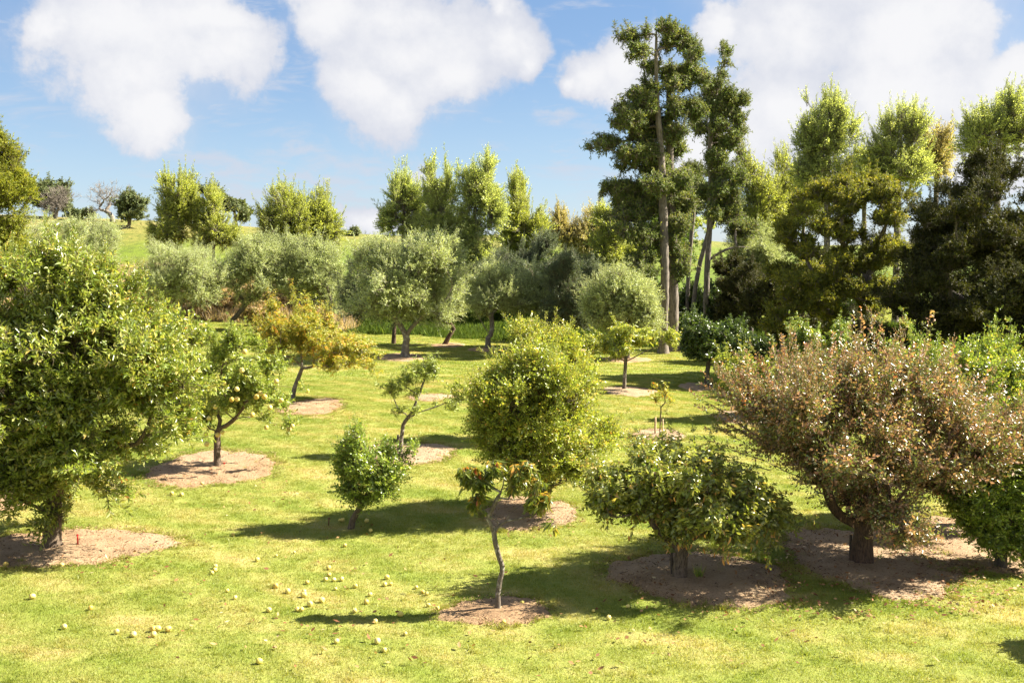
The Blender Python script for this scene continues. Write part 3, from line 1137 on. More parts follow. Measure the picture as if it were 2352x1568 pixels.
B_GREY = bark_mat('bark_grey', (0.085, 0.068, 0.05), (0.23, 0.19, 0.145), 8, lichen=(0.30, 0.28, 0.23))
B_PALE = bark_mat('bark_pale', (0.055, 0.042, 0.03), (0.19, 0.155, 0.115), 14, lichen=(0.36, 0.34, 0.28))
B_BROWN = bark_mat('bark_brown', (0.055, 0.038, 0.024), (0.19, 0.14, 0.095), 10)
B_RED = bark_mat('bark_redbrown', (0.04, 0.024, 0.015), (0.14, 0.085, 0.05), 9)
B_TALL = bark_mat('bark_tall_tree', (0.09, 0.072, 0.055), (0.23, 0.19, 0.15), 3.5, stretch=4)
B_DARK = bark_mat('bark_dark', (0.05, 0.04, 0.03), (0.14, 0.115, 0.085), 6)
B_SHOOT = bark_mat('bark_young_shoots', (0.16, 0.10, 0.07), (0.34, 0.24, 0.18), 9)
B_BARE = bark_mat('bark_bare_twigs', (0.14, 0.12, 0.095), (0.25, 0.215, 0.175), 6)

FULL = True
exec_trees = True

# ================================================================== foreground and lawn trees
tree('A', 'broad_tree', 'big dense glossy-leaved tree filling the left edge beside the red peg', (120, 1256),
     [(122, 1210), (125, 1150, .1)],
     [(150, 660, 110, 95), (60, 790, 150, 150), (280, 800, 150, 130), (330, 900, 130, 120), (120, 950, 190, 150), (60, 1060, 130, 110), (230, 1040, 130, 90),
      (420, 880, 55, 70, -.4), (130, 1125, 70, 60, .05, .5), (150, 1180, 42, 28, .05, .3), (-60, 900, 120, 200), (-10, 680, 80, 90), (200, 740, 130, 110, -.6), (400, 980, 60, 45, -.5),
      (290, 1110, 34, 36, -1.0), (385, 800, 60, 50)],
     L_BIG, B_BROWN, nsub=110, subr=(.26, .42), ntip=1250, m=64, q=4, Ls=.25, L=.105, Wd=.036, up=.5, nup=.4, droop=.05, shell=.55, r_trunk=.14, r_tip=.006,
     elong=1.6, seed=3, limbs=9, dens=1.85, aw=60, awl=.55, awn=18, flare=1.5, gw=.35, whips=[((160, 760), (150, 590)), ((60, 760), (48, 640)), ((440, 860, -.5), (478, 830, -.7)), ((330, 830, -.8), (352, 720, -1.2)), ((420, 1010, -.6), (490, 1000, -.9))])

tree('B', 'quince_tree', 'quince tree hung with big yellow fruit on a short dark trunk in bare earth', (500, 1072),
     [(498, 1030), (499, 992), (506, 965)],
     [(510, 860, 60, 80), (560, 900, 80, 60), (600, 850, 60, 50), (520, 810, 60, 45), (640, 930, 50, 30), (670, 985, 30, 28, -.3), (470, 940, 35, 50),
      (560, 790, 50, 32), (700, 894, 15, 15, -.6), (622, 968, 28, 16, -.5), (480, 780, 35, 30), (600, 960, 40, 18), (530, 930, 60, 40), (450, 870, 30, 60)],
     L_QUINCE, B_BROWN, nsub=46, subr=(.32, .5), ntip=330, m=34, q=3, Ls=.22, L=.085, Wd=.045, up=.2, nup=.4, droop=.2, r_trunk=.085, r_tip=.005, seed=5, limbs=6, dens=1.7, aw=22, awl=.4,
     extra_stems=[[(500, 985), (525, 975, -.2), (545, 955, -.3), (560, 935, -.3)], [(500, 985), (483, 992, -.2), (472, 975, -.2)]])

tree('C', 'peach_tree', 'yellow and orange autumn peach tree with drooping leaves and pale leaning trunk', (670, 916),
     [(676, 890), (686, 865), (694, 845)],
     [(680, 780, 85, 50), (760, 800, 90, 45), (820, 810, 55, 38), (640, 740, 40, 45), (700, 730, 40, 45), (770, 830, 60, 30), (640, 800, 50, 45), (845, 835, 28, 25), (740, 750, 45, 35), (610, 760, 25, 35)],
     L_PEACHY, B_GREY, nsub=50, subr=(.32, .5), ntip=420, m=50, q=3, Ls=.28, L=.12, Wd=.030, up=.5, droop=.75, nup=.25, r_trunk=.085, r_tip=.006, seed=6, limbs=5, dens=1.7, aw=16, awl=.5, awn=24,
     whips=[((638, 740), (632, 662)), ((700, 730), (698, 672)), ((620, 750), (606, 690)), ((735, 740), (742, 700)), ((830, 790), (838, 765))], wl=50,
     extra_stems=[[(694, 848), (720, 840), (760, 838)]])

tree('D', 'sparse_tree', 'sparse young tree with bare grey forked branches and clumped leaves, tied to a dark stake', (921, 1042),
     [(922, 1000), (926, 975)],
     [(885, 885, 18, 18), (898, 900, 14, 20), (930, 880, 22, 26), (960, 905, 14, 20), (955, 945, 16, 12), (1040, 930, 16, 10), (1000, 930, 14, 8), (915, 945, 14, 10),
      (975, 850, 30, 26), (1000, 860, 26, 14), (985, 825, 16, 14), (870, 890, 12, 18)],
     L_SPARSE, B_PALE, nsub=24, subr=(.7, 1.1), ntip=95, m=20, q=2, Ls=.16, fuzz=.35, aw=18, awl=.45, awn=16, L=.115, Wd=.031, up=.1, droop=.7, nup=.3, r_trunk=.055, r_tip=.005, seed=8, limbs=5, detail=0,
     extra_stems=[[(924, 975), (905, 955), (900, 925), (895, 905), (888, 880)], [(924, 975), (945, 950), (965, 900), (975, 870), (985, 840)],
                  [(935, 962), (965, 945), (1000, 935), (1035, 920)]], gw=.1, dens=1.1, bulk=0, grow_b=1, rnd=.4, shoots=0)

tree('E', 'pear_tree', 'small bushy pear tree leaning right on a short dark trunk above its own shadow', (803, 1213),
     [(808, 1190), (820, 1172), (832, 1160)],
     [(830, 1080, 55, 50), (815, 1040, 38, 40), (860, 1100, 45, 42), (800, 1110, 32, 38), (880, 1070, 30, 35), (826, 1010, 14, 28), (840, 1140, 28, 18), (890, 1110, 20, 25), (915, 1075, 16, 18), (935, 1052, 26, 16), (950, 1035, 12, 16)],
     L_PEAR, B_BROWN, nsub=30, subr=(.35, .5), ntip=300, m=26, q=3, Ls=.16, L=.062, Wd=.04, up=.5, nup=.5, r_trunk=.06, r_tip=.004, elong=1.6, seed=9, limbs=3, aw=24, awl=.28, awn=16, dens=1.5,
     whips=[((824, 1010), (822, 982)), ((900, 1060), (912, 1022)), ((888, 1110), (915, 1050))])

tree('F', 'dense_tree', 'dense bushy leafy tree on the middle of the lawn, just behind the crooked young peach', (1243, 1172),
     [(1243, 1150), (1245, 1130)],
     [(1230, 860, 60, 40), (1170, 900, 60, 50), (1270, 905, 70, 50), (1110, 915, 40, 35), (1335, 915, 45, 50), (1200, 960, 90, 55), (1300, 985, 70, 55), (1120, 985, 45, 40),
      (1370, 1005, 34, 40), (1215, 1040, 75, 45), (1290, 1060, 60, 38), (1160, 1040, 40, 34), (1240, 1095, 45, 25, .05, .4), (1060, 920, 14, 18), (1330, 1060, 40, 25)],
     L_CENTRE, B_BROWN, nsub=95, subr=(.3, .48), ntip=1050, m=52, q=4, Ls=.25, L=.062, Wd=.036, up=.35, nup=.3, r_trunk=.12, r_tip=.005, elong=1.6, seed=12, limbs=6, gw=.35, dens=1.25, aw=90, awl=.5, awn=20,
     whips=[((1080, 900), (1050, 880)), ((1380, 1000), (1408, 955)), ((1390, 1020), (1410, 990)), ((1110, 860), (1090, 835))],
     extra_stems=[[(1244, 1140), (1262, 1118, -.3), (1300, 1100, -.4), (1330, 1082, -.5)]])

tree('F2', 'dense_tree', 'upright tree whose narrow yellowish top shows above the dense bushy middle tree', (1215, 1012),
     [(1218, 960), (1222, 900)],
     [(1235, 810, 50, 42), (1215, 790, 34, 34), (1275, 800, 42, 30), (1240, 860, 70, 50), (1300, 830, 34, 26), (1200, 850, 34, 40), (1330, 850, 30, 20)],
     L_CENTRE, B_BROWN, nsub=50, subr=(.3, .48), ntip=420, m=50, q=4, Ls=.25, L=.068, Wd=.037, up=.45, nup=.3, r_trunk=.09, r_tip=.006, elong=1.6, seed=13, limbs=3, aw=24, awl=.5, awn=20,
     whips=[((1195, 790), (1178, 752)), ((1290, 780), (1318, 768)), ((1230, 770), (1226, 742)), ((1340, 840), (1362, 820))])

tree('G', 'peach_sapling', 'young peach tree with crooked lichen-grey trunk and long drooping leaves, nearest the camera', (1143, 1401),
     [(1144, 1365), (1148, 1330), (1157, 1300), (1147, 1282), (1139, 1255), (1135, 1222), (1131, 1208), (1119, 1188)],
     [(1075, 1085, 22, 22), (1110, 1110, 26, 20), (1105, 1140, 20, 16), (1118, 1060, 16, 14), (1095, 1160, 13, 12), (1150, 1080, 28, 14), (1195, 1090, 26, 20), (1215, 1075, 22, 16),
      (1225, 1120, 32, 22), (1235, 1150, 26, 16), (1180, 1120, 12, 20), (1268, 1205, 8, 8), (1278, 1212, 8, 8), (1090, 1105, 22, 18), (1245, 1105, 20, 12)],
     L_PEACH, B_PALE, nsub=26, subr=(.5, .8), ntip=105, m=13, q=2, Ls=.12, L=.145, Wd=.040, up=.0, droop=1.3, nup=.2, curl=.2, r_trunk=.040, r_tip=.004, seed=14, limbs=8, detail=1, leaf_parts=300,
     step=.09, gw=.12, wob=.13, k_thick=10, flare=1.25, smooth_n=1, grow_b=1, ksub=1, rnd=0, dens=1.0, bulk=0, shoots=0, fuzz=.1,
     extra_stems=[[(1120, 1188), (1108, 1172, -.1), (1100, 1150, -.1)], [(1122, 1186), (1135, 1160), (1142, 1140), (1150, 1130), (1160, 1120, -.1), (1158, 1095)],
                  [(1142, 1140), (1165, 1148, -.15), (1200, 1145, -.2)], [(1136, 1215), (1158, 1195), (1200, 1190, .05), (1240, 1175, .05), (1262, 1182, .05), (1276, 1198, .05)],
                  [(1158, 1195), (1180, 1170, -.1), (1205, 1155, -.15)], [(1150, 1130), (1130, 1115), (1112, 1112)]])

tree('H', 'persimmon_tree', 'low spreading persimmon tree with drooping glossy leaves and thick trunk beside a short stake', (1560, 1327),
     [(1562, 1290), (1566, 1262)],
     [(1410, 1110, 70, 45), (1390, 1170, 34, 26), (1480, 1150, 60, 55), (1540, 1090, 60, 50), (1600, 1140, 70, 60), (1680, 1160, 70, 50), (1750, 1190, 60, 45), (1800, 1200, 45, 35), (1560, 1190, 70, 45),
      (1490, 1070, 40, 30), (1620, 1090, 50, 35), (1700, 1110, 50, 30), (1650, 1220, 70, 35), (1550, 1050, 30, 20), (1530, 1230, 35, 20), (1750, 1240, 30, 20), (1380, 1110, 25, 18)],
     L_PERS, B_BROWN, nsub=80, subr=(.34, .50), ntip=560, m=16, q=2, Ls=.24, L=.105, Wd=.045, up=.2, droop=.55, nup=.35, curl=.16, r_trunk=.105, r_tip=.005, seed=16, limbs=7, detail=1, leaf_parts=300,
     whips=[((1800, 1190), (1885, 1200)), ((1560, 1050), (1550, 1010)), ((1400, 1110), (1350, 1095)), ((1690, 1100), (1735, 1070))], wl=24, k_thick=10, dens=1.8, aw=24, awl=.35, awn=14, rnd=.8, fuzz=.25,
     extra_stems=[[(1566, 1262), (1585, 1240, -.1), (1605, 1215, -.1), (1612, 1185)], [(1566, 1264), (1545, 1245, .1), (1520, 1225)]])

PLUM = []
for ex, ey in ((1615, 855), (1640, 826), (1680, 800), (1722, 782), (1770, 768), (1822, 760), (1600, 930), (1612, 1004), (1640, 1050), (1690, 850), (1750, 822), (1655, 965), (1800, 800), (1880, 770), (1940, 790),
               (2070, 800), (2130, 800), (1585, 900)):
    PLUM.append(((ex + .5 * (1900 - ex), ey + .5 * (1110 - ey)), (ex, ey)))
tree('I', 'plum_tree', 'broad bronze-leaved plum tree with long bare shoots on a stout fluted trunk', (1978, 1292),
     [(1980, 1250), (1984, 1212)],
     [(1850, 960, 130, 80), (1750, 950, 80, 50, .5, .8), (2000, 940, 130, 90), (2130, 970, 130, 90), (1930, 1050, 170, 70), (2100, 1060, 150, 70), (2230, 1020, 90, 80), (1810, 1010, 66, 42, .3, .8),
      (1990, 1145, 120, 52), (1960, 1190, 60, 24, .05, .6), (2150, 1110, 90, 46), (1905, 1100, 60, 34), (2000, 860, 80, 45), (1700, 900, 50, 40), (2300, 1000, 70, 70), (2100, 880, 90, 50), (1820, 880, 70, 40)],
     L_PLUM, B_RED, nsub=110, subr=(.28, .44), ntip=1350, m=46, q=4, Ls=.28, L=.072, Wd=.034, up=.55, nup=.3, droop=.15, r_trunk=.165, r_tip=.005, seed=18, limbs=8, gw=.38, dens=.85, ksub=.9, bulk=.2, elong=1.6, twig_mat=B_SHOOT, wr=.011, aw=110, awl=1.15, awn=54,
     whips=PLUM + [((1700, 930), (1605, 880)), ((1740, 960), (1625, 905)), ((1720, 990), (1620, 985)), ((1700, 1010), (1640, 975)), ((1790, 900), (1738, 820)), ((1830, 880), (1800, 800)),
            ((1960, 880, .3), (2010, 725, .6)), ((1860, 870), (1850, 790)), ((1760, 920), (1672, 865)), ((2080, 850), (2100, 790)), ((2180, 880), (2200, 810)), ((1900, 860), (1910, 800)), ((1680, 880), (1640, 850)),
            ((1740, 1000), (1655, 945)), ((1720, 900), (1690, 838)), ((2030, 850), (2045, 800)), ((1780, 930), (1700, 900))], wl=66, k_thick=14)

tree('J', 'citrus_tree', 'fresh green glossy tree rising behind the bronze plum at the right edge', (2240, 1205),
     [(2238, 1170), (2232, 1120)],
     [(2240, 850, 90, 70), (2150, 880, 80, 60), (2320, 880, 70, 80), (2300, 960, 80, 80), (2080, 880, 50, 50), (2230, 950, 100, 70), (2110, 830, 35, 30), (2190, 830, 30, 35), (2360, 1000, 70, 100), (2000, 880, 40, 30)],
     L_CITRUS, B_DARK, nsub=70, subr=(.3, .45), ntip=720, m=46, q=4, Ls=.26, L=.07, Wd=.036, up=.5, nup=.5, r_trunk=.14, r_tip=.006, seed=20, limbs=5, aw=50, awl=.6, awn=24,
     whips=[((2240, 820), (2248, 768)), ((2150, 850), (2135, 790)), ((2290, 840), (2310, 790)), ((2060, 870), (2040, 815))])

tree('J2', 'silvery_bush', 'dark tree with silvery highlights hanging low at the right edge under the plum', (2300, 1302),
     [(2300, 1260), (2302, 1220)],
     [(2300, 1120, 80, 70), (2240, 1160, 60, 60), (2340, 1200, 60, 80), (2270, 1230, 60, 50), (2200, 1110, 50, 40), (2310, 1270, 50, 22), (2370, 1080, 60, 90), (2320, 1040, 60, 40)],
     L_PEAR, B_DARK, nsub=50, subr=(.3, .5), ntip=480, m=40, q=3, Ls=.2, L=.06, Wd=.03, up=.2, nup=.5, droop=.2, r_trunk=.09, r_tip=.005, seed=21, limbs=3, lowcut=.1, aw=24, awl=.4)

tree('K', 'stripling', 'thin leafless-looking young tree with few rusty leaves standing between two wooden stakes', (1516, 998),
     [(1517, 960), (1518, 935)],
     [(1510, 890, 14, 10), (1528, 905, 12, 18), (1505, 920, 8, 20), (1540, 925, 8, 12), (1522, 885, 8, 8)],
     L_PEACHY, B_RED, nsub=9, subr=(.6, .9), ntip=26, m=6, q=2, Ls=.13, L=.10, Wd=.035, up=.5, droop=.2, r_trunk=.02, r_tip=.006, seed=22, gw=.05, dens=1.0, bulk=0, grow_b=1, rnd=.4, shoots=0,
     whips=[((1508, 930), (1503, 880)), ((1525, 930), (1532, 885)), ((1530, 940), (1548, 905))], wl=12)

tree('L', 'peach_tree', 'umbrella-shaped young peach with pale straight trunk and mixed green and rusty leaves', (1433, 896),
     [(1434, 870), (1436, 845), (1437, 830)],
     [(1435, 780, 40, 28), (1400, 800, 26, 18), (1370, 790, 22, 20), (1470, 775, 30, 18), (1500, 770, 24, 18), (1535, 775, 22, 16), (1350, 810, 16, 14), (1430, 755, 24, 12), (1425, 805, 26, 16), (1545, 795, 16, 10)],
     L_CENTRE, B_PALE, grow_b=1.15, nsub=30, subr=(.45, .65), ntip=190, m=26, q=3, Ls=.25, L=.15, Wd=.045, up=.1, droop=.9, nup=.25, r_trunk=.075, r_tip=.009, seed=24, limbs=5, gw=.1,
     extra_stems=[[(1437, 832), (1420, 822), (1390, 806), (1362, 800)], [(1437, 832), (1465, 815), (1500, 798), (1530, 790)], [(1437, 830), (1440, 800), (1438, 775)]])

tree('M', 'dark_tree', 'dark glossy rounded fruit tree standing in front of the tall grey trunks', (1622, 888),
     [(1624, 868), (1625, 850)],
     [(1640, 790, 55, 45), (1600, 780, 35, 35), (1690, 800, 55, 40), (1730, 800, 35, 40), (1610, 820, 35, 28), (1680, 760, 50, 22), (1590, 745, 20, 18)],
     L_DARK, B_DARK, nsub=34, subr=(.35, .5), ntip=330, m=34, q=4, Ls=.3, L=.13, Wd=.07, up=.3, nup=.45, droop=.2, r_trunk=.1, r_tip=.01, seed=26, limbs=3)

tree('N', 'willowy_tree', 'bright green willowy peach tree with long hanging leaves in front of the dark grove', (1868, 960),
     [(1866, 930), (1864, 900)],
     [(1850, 790, 30, 35), (1900, 790, 35, 38), (1870, 830, 55, 40), (1890, 870, 50, 35), (1820, 840, 40, 35), (1930, 760, 18, 16), (1850, 765, 15, 18), (1840, 900, 50, 30)],
     L_CITRUS, B_DARK, nsub=34, subr=(.35, .55), ntip=330, m=30, q=3, Ls=.28, L=.15, Wd=.04, up=.3, droop=1.0, nup=.3, r_trunk=.09, r_tip=.008, seed=27, aw=14, awl=.6, awn=24,
     whips=[((1850, 780), (1846, 745)), ((1920, 780), (1935, 742))])

tree('N2', 'yellowing_tree', 'small yellowing tree left of the bright green willowy one behind the plum shoots', (1712, 962),
     [(1710, 930), (1708, 905)],
     [(1690, 850, 35, 28), (1730, 860, 35, 28), (1700, 890, 45, 28), (1750, 890, 40, 28), (1665, 840, 18, 14)],
     L_CENTRE, B_DARK, nsub=24, subr=(.35, .55), ntip=200, m=26, q=3, Ls=.25, L=.11, Wd=.04, up=.3, droop=.5, nup=.3, r_trunk=.06, r_tip=.008, seed=28)

# ================================================================== olives
OL = dict(fuzz=.34, grow_b=1.12, dens=1.55, shoots=.22, slen=2.4, elong=1.3, nsub=60, subr=(.26, .42), m=62, q=4, Ls=.42, L=.105, Wd=.031, up=.55, nup=.3, spread=.8, r_tip=.012, tri_twigs=False, gw=.35, group=None)
tree('O1', 'olive_tree', 'large rounded olive tree with flared pale trunk alone in front of the olive row', (930, 821),
     [(931, 795), (937, 762), (944, 742)],
     [(930, 640, 130, 95), (960, 590, 85, 55), (860, 650, 65, 75), (1010, 680, 60, 70), (920, 710, 110, 45), (830, 680, 35, 40)],
     L_OLIVE, B_GREY, ntip=1100, r_trunk=.19, seed=30, limbs=5, flare=1.9, extra_stems=[[(934, 775), (922, 748), (905, 728)], [(936, 765), (955, 738), (975, 722)]], **OL)
tree('O2', 'olive_tree', 'olive with thin brown trunk half hidden behind the large rounded olive', (904, 789),
     [(905, 765), (906, 740)],
     [(850, 650, 60, 80), (890, 690, 60, 50), (820, 690, 40, 50)],
     L_OLIVED, B_RED, ntip=420, r_trunk=.13, seed=31, **OL)
tree('O3', 'olive_tree', 'olive with a trunk leaning right, just right of the large rounded olive', (1019, 792),
     [(1030, 772), (1042, 755)],
     [(1030, 700, 45, 50), (1010, 650, 50, 50)],
     L_OLIVE, B_RED, ntip=380, r_trunk=.14, seed=32, **OL)
tree('O4', 'olive_tree', 'thin-crowned olive with forked grey trunk, right of the leaning trunk', (1121, 800),
     [(1121, 775), (1120, 750)],
     [(1135, 650, 50, 45), (1120, 690, 45, 45), (1160, 680, 40, 40)],
     L_OLIVE, B_GREY, ntip=330, r_trunk=.16, seed=33, limbs=3,
     extra_stems=[[(1122, 785), (1133, 755), (1128, 725)], [(1120, 765), (1105, 735), (1092, 715)]], **OL)
tree('O5', 'olive_tree', 'darker olive right of the thin-crowned one, behind the narrow-topped tree', (1198, 797),
     [(1198, 770), (1196, 745)],
     [(1215, 670, 48, 45), (1230, 700, 38, 35), (1185, 690, 35, 40)],
     L_OLIVE, B_BROWN, ntip=380, r_trunk=.15, seed=34, **OL)
tree('O6', 'olive_tree', 'dusky olive with twin dark trunks showing above the lawn, mid row', (1297, 805),
     [(1293, 780), (1290, 755)],
     [(1290, 630, 48, 40), (1300, 690, 50, 45), (1330, 730, 40, 35), (1280, 740, 35, 25)],
     L_OLIVED, B_BROWN, ntip=520, r_trunk=.2, seed=35, extra_stems=[[(1294, 790), (1304, 765), (1308, 745)]], **OL)
tree('O7', 'olive_tree', 'silvery olive immediately left of the tall grey trunks', (1440, 824),
     [(1438, 795), (1436, 770)],
     [(1430, 680, 80, 50), (1400, 720, 60, 45), (1470, 720, 45, 50), (1410, 650, 35, 35), (1370, 700, 30, 45)],
     L_OLIVE, B_BROWN, ntip=700, r_trunk=.17, seed=36, **OL)
tree('O8', 'olive_tree', 'olive with dark upright trunk forking near the grassy bank on the left', (534, 759),
     [(531, 735), (529, 712)],
     [(580, 595, 62, 55), (560, 650, 65, 50), (620, 620, 45, 58)],
     L_OLIVE, B_DARK, ntip=480, r_trunk=.19, seed=37, limbs=3, extra_stems=[[(532, 740), (548, 718), (580, 685)]], **OL)
tree('O9', 'olive_tree', 'wide olive left of the large rounded one, trunk at the end of the lawn', (790, 760),
     [(791, 740), (784, 722)],
     [(700, 610, 88, 72), (740, 660, 66, 62), (650, 640, 42, 55), (785, 690, 36, 32)],
     L_OLIVE, B_DARK, ntip=720, r_trunk=.17, seed=38, limbs=2, **OL)
tree('O10', 'olive_tree', 'pale olive behind the quince tree, left of the dark upright trunk', (436, 762),
     [(438, 738), (437, 715)],
     [(420, 615, 96, 58), (400, 655, 76, 50), (470, 650, 58, 55), (350, 640, 44, 42)],
     L_OLIVE, B_GREY, ntip=700, r_trunk=.19, seed=39, extra_stems=[[(437, 745), (412, 715), (400, 695)]], **OL)
OLG = None
tree('O11', 'olive_tree', 'grey olive crown behind the big glossy tree, below the leafless hill trees', (200, None, 82),
     [(200, 720), (205, 690)],
     [(225, 600, 66, 64), (190, 545, 66, 48), (150, 590, 84, 60), (235, 555, 45, 46)],
     L_OLIVE, B_GREY, ntip=760, r_trunk=.19, seed=40, **OL)
tree('O12', 'olive_tree', 'grey olive crown at the far left under the bright conifer', (40, None, 80),
     [(40, 720), (40, 690)],
     [(60, 590, 75, 60), (100, 540, 55, 40), (20, 620, 60, 50)],
     L_OLIVE, B_GREY, ntip=560, r_trunk=.19, seed=41, **OL)
tree('O13', 'dusky_tree', 'dark blue-green tree head poking up behind the olive row centre', (1240, None, 84),
     [(1240, 740), (1240, 700)],
     [(1245, 565, 45, 35), (1180, 610, 55, 45), (1225, 610, 50, 45), (1110, 640, 40, 30)],
     L_OLIVED, B_DARK, ntip=520, r_trunk=.2, seed=42, **OL)
tree('O14', 'dusky_tree', 'dark blue-green tree behind the silvery olive', (1345, None, 84),
     [(1345, 740), (1345, 710)],
     [(1350, 640, 45, 45), (1380, 670, 35, 40), (1320, 600, 30, 30)],
     L_OLIVED, B_DARK, ntip=380, r_trunk=.18, seed=43, **OL)
tree('O15', 'grey_tree', 'grey-green willow-like tree right of the tall trunks, behind the dark shrub', (1725, None, 68),
     [(1725, 720), (1722, 680)],
     [(1720, 560, 55, 50), (1760, 600, 50, 60), (1700, 640, 45, 50)],
     L_OLIVE, B_DARK, ntip=560, r_trunk=.2, seed=44, **OL)

# ================================================================== poplars
PO = dict(fuzz=.35, elong=2.0, dens=1.6, bulk=.06, shoots=.3, slen=4.2, shell=.6, nsub=90, subr=(.17, .28), m=40, q=4, Ls=.4, L=.125, Wd=.09, up=1.3, nup=.2, spread=.6, r_tip=.015, tri_twigs=False, gw=.02, lift=2.0, flat=2.3, wob=.05)
tree('P1', 'poplar', 'slim poplar left of the tall poplar clump, white cloud behind', (925, None, 96),
     [(925, 600), (926, 520), (928, 440)],
     [(925, 450, 26, 50), (905, 490, 22, 45), (952, 480, 16, 55), (890, 510, 18, 35), (935, 520, 35, 40)],
     L_POPLAR, B_GREY, ntip=420, r_trunk=.2, seed=50, **PO)
tree('P2', 'poplar', 'tallest left poplar of the central clump with feathery top', (1030, None, 94),
     [(1030, 620), (1015, 500), (995, 420)],
     [(990, 410, 14, 45), (1000, 470, 26, 60), (1020, 540, 38, 70), (1030, 440, 16, 60), (1050, 600, 35, 60), (985, 520, 20, 50)],
     L_POPLAR, B_GREY, ntip=620, r_trunk=.24, seed=51, **PO)
tree('P3', 'poplar', 'wide many-stemmed poplar in the middle of the central clump', (1085, None, 93),
     [(1085, 620), (1088, 500), (1100, 420)],
     [(1120, 390, 12, 35), (1085, 430, 18, 60), (1110, 450, 25, 60), (1080, 520, 32, 70), (1130, 490, 25, 60), (1100, 590, 45, 60), (1060, 410, 10, 40)],
     L_POPLAR, B_GREY, ntip=760, r_trunk=.25, seed=52, **PO)
tree('P4', 'poplar', 'rounded yellow-green poplar at the right of the central clump', (1190, None, 96),
     [(1190, 600), (1190, 500), (1190, 430)],
     [(1192, 440, 20, 50), (1190, 500, 38, 60), (1210, 540, 50, 50), (1240, 530, 25, 40), (1170, 560, 35, 45), (1205, 590, 60, 45)],
     L_POPLARY, B_GREY, ntip=560, r_trunk=.22, seed=53, **PO)
tree('P5', 'yellow_poplar', 'left bright yellow-green poplar on the slope beside the leafless tree', (405, None, 100),
     [(405, 560), (402, 500), (400, 450)],
     [(385, 435, 20, 32), (425, 445, 24, 40), (400, 490, 44, 45), (440, 500, 20, 45), (395, 540, 44, 34)],
     L_POPLARY, B_GREY, ntip=520, r_trunk=.2, seed=54, **PO)
tree('P6', 'yellow_poplar', 'smaller yellow-green poplar in front of the dark hilltop pines', (490, None, 100),
     [(490, 560), (492, 500), (492, 470)],
     [(493, 470, 18, 40), (490, 520, 34, 36), (525, 548, 34, 22), (475, 555, 28, 24)],
     L_POPLARY, B_GREY, ntip=300, r_trunk=.15, seed=55, **PO)
tree('P7', 'yellow_poplar', 'broad twin-topped yellow-green poplar left of centre against the sky', (655, None, 98),
     [(655, 570), (652, 510), (650, 460)],
     [(650, 460, 34, 35), (670, 490, 50, 45), (630, 510, 36, 45), (680, 545, 60, 38), (705, 500, 24, 34), (640, 560, 50, 30)],
     L_POPLARY, B_GREY, ntip=520, r_trunk=.2, seed=56, **PO)
tree('P8', 'yellow_poplar', 'feathery yellow-green poplar joined to the right of the broad twin-topped one', (735, None, 99),
     [(735, 570), (735, 510), (738, 465)],
     [(742, 470, 20, 35), (735, 510, 36, 40), (762, 530, 26, 36), (730, 555, 45, 30)],
     L_POPLARY, B_GREY, ntip=320, r_trunk=.16, seed=57, **PO)
tree('P9', 'straw_poplar', 'straw-coloured feathery trees on the skyline right of the clump', (1300, None, 104),
     [(1300, 560), (1298, 520)],
     [(1285, 515, 20, 28), (1310, 545, 30, 24), (1275, 545, 25, 24)],
     L_POPLARS, B_GREY, ntip=220, r_trunk=.14, seed=58, **PO)
tree('P10', 'straw_poplar', 'straw-coloured feathery tree on the skyline left of the tall conifers', (1355, None, 104),
     [(1355, 560), (1356, 510)],
     [(1360, 520, 20, 40), (1345, 560, 30, 40), (1375, 560, 25, 40), (1380, 510, 8, 20)],
     L_POPLARS, B_GREY, ntip=260, r_trunk=.14, seed=59, **PO)
tree('P11', 'poplar', 'pale poplar with visible trunk tucked against the left of the tall conifers', (1418, None, 86),
     [(1418, 650), (1410, 560), (1400, 480)],
     [(1385, 500, 18, 35), (1405, 540, 30, 40), (1420, 600, 32, 40), (1390, 580, 25, 40), (1450, 600, 20, 40)],
     L_POPLARY, B_PALE, ntip=380, r_trunk=.2, seed=60, **PO)
PR = dict(PO, m=30, dens=1.15)
tree('R1', 'pale_poplar', 'pale poplar just right of the tall conifers', (1735, None, 84),
     [(1735, 640), (1735, 520), (1730, 430)],
     [(1720, 410, 24, 45), (1745, 440, 28, 55), (1735, 500, 45, 60), (1775, 470, 25, 50)],
     L_POPLARY, B_PALE, ntip=460, r_trunk=.18, seed=61, **PR)
tree('R2', 'pale_poplar', 'short pale poplar between the tall conifers and the tallest right poplar', (1800, None, 86),
     [(1800, 640), (1800, 520), (1798, 430)],
     [(1795, 390, 22, 40), (1810, 440, 28, 55), (1795, 510, 45, 60), (1840, 470, 25, 60)],
     L_POPLARY, B_PALE, ntip=460, r_trunk=.18, seed=62, **PR)
tree('R3', 'pale_poplar', 'tallest pale green poplar behind the golden tree', (1900, None, 80),
     [(1900, 560), (1900, 420), (1902, 300)],
     [(1908, 270, 32, 40), (1890, 330, 55, 60), (1940, 310, 30, 55), (1850, 320, 22, 50), (1900, 390, 65, 40), (1860, 400, 40, 40)],
     L_POPLAR, B_PALE, ntip=720, r_trunk=.24, seed=63, **PR)
tree('R4', 'pale_poplar', 'second tall pale green poplar, right of the tallest, leaning right', (2060, None, 80),
     [(2060, 560), (2062, 420), (2070, 300)],
     [(2075, 275, 28, 35), (2060, 330, 50, 50), (2100, 300, 28, 45), (2020, 360, 35, 35), (2080, 390, 65, 40), (2030, 400, 45, 30)],
     L_POPLAR, B_PALE, ntip=640, r_trunk=.24, seed=64, **PR)
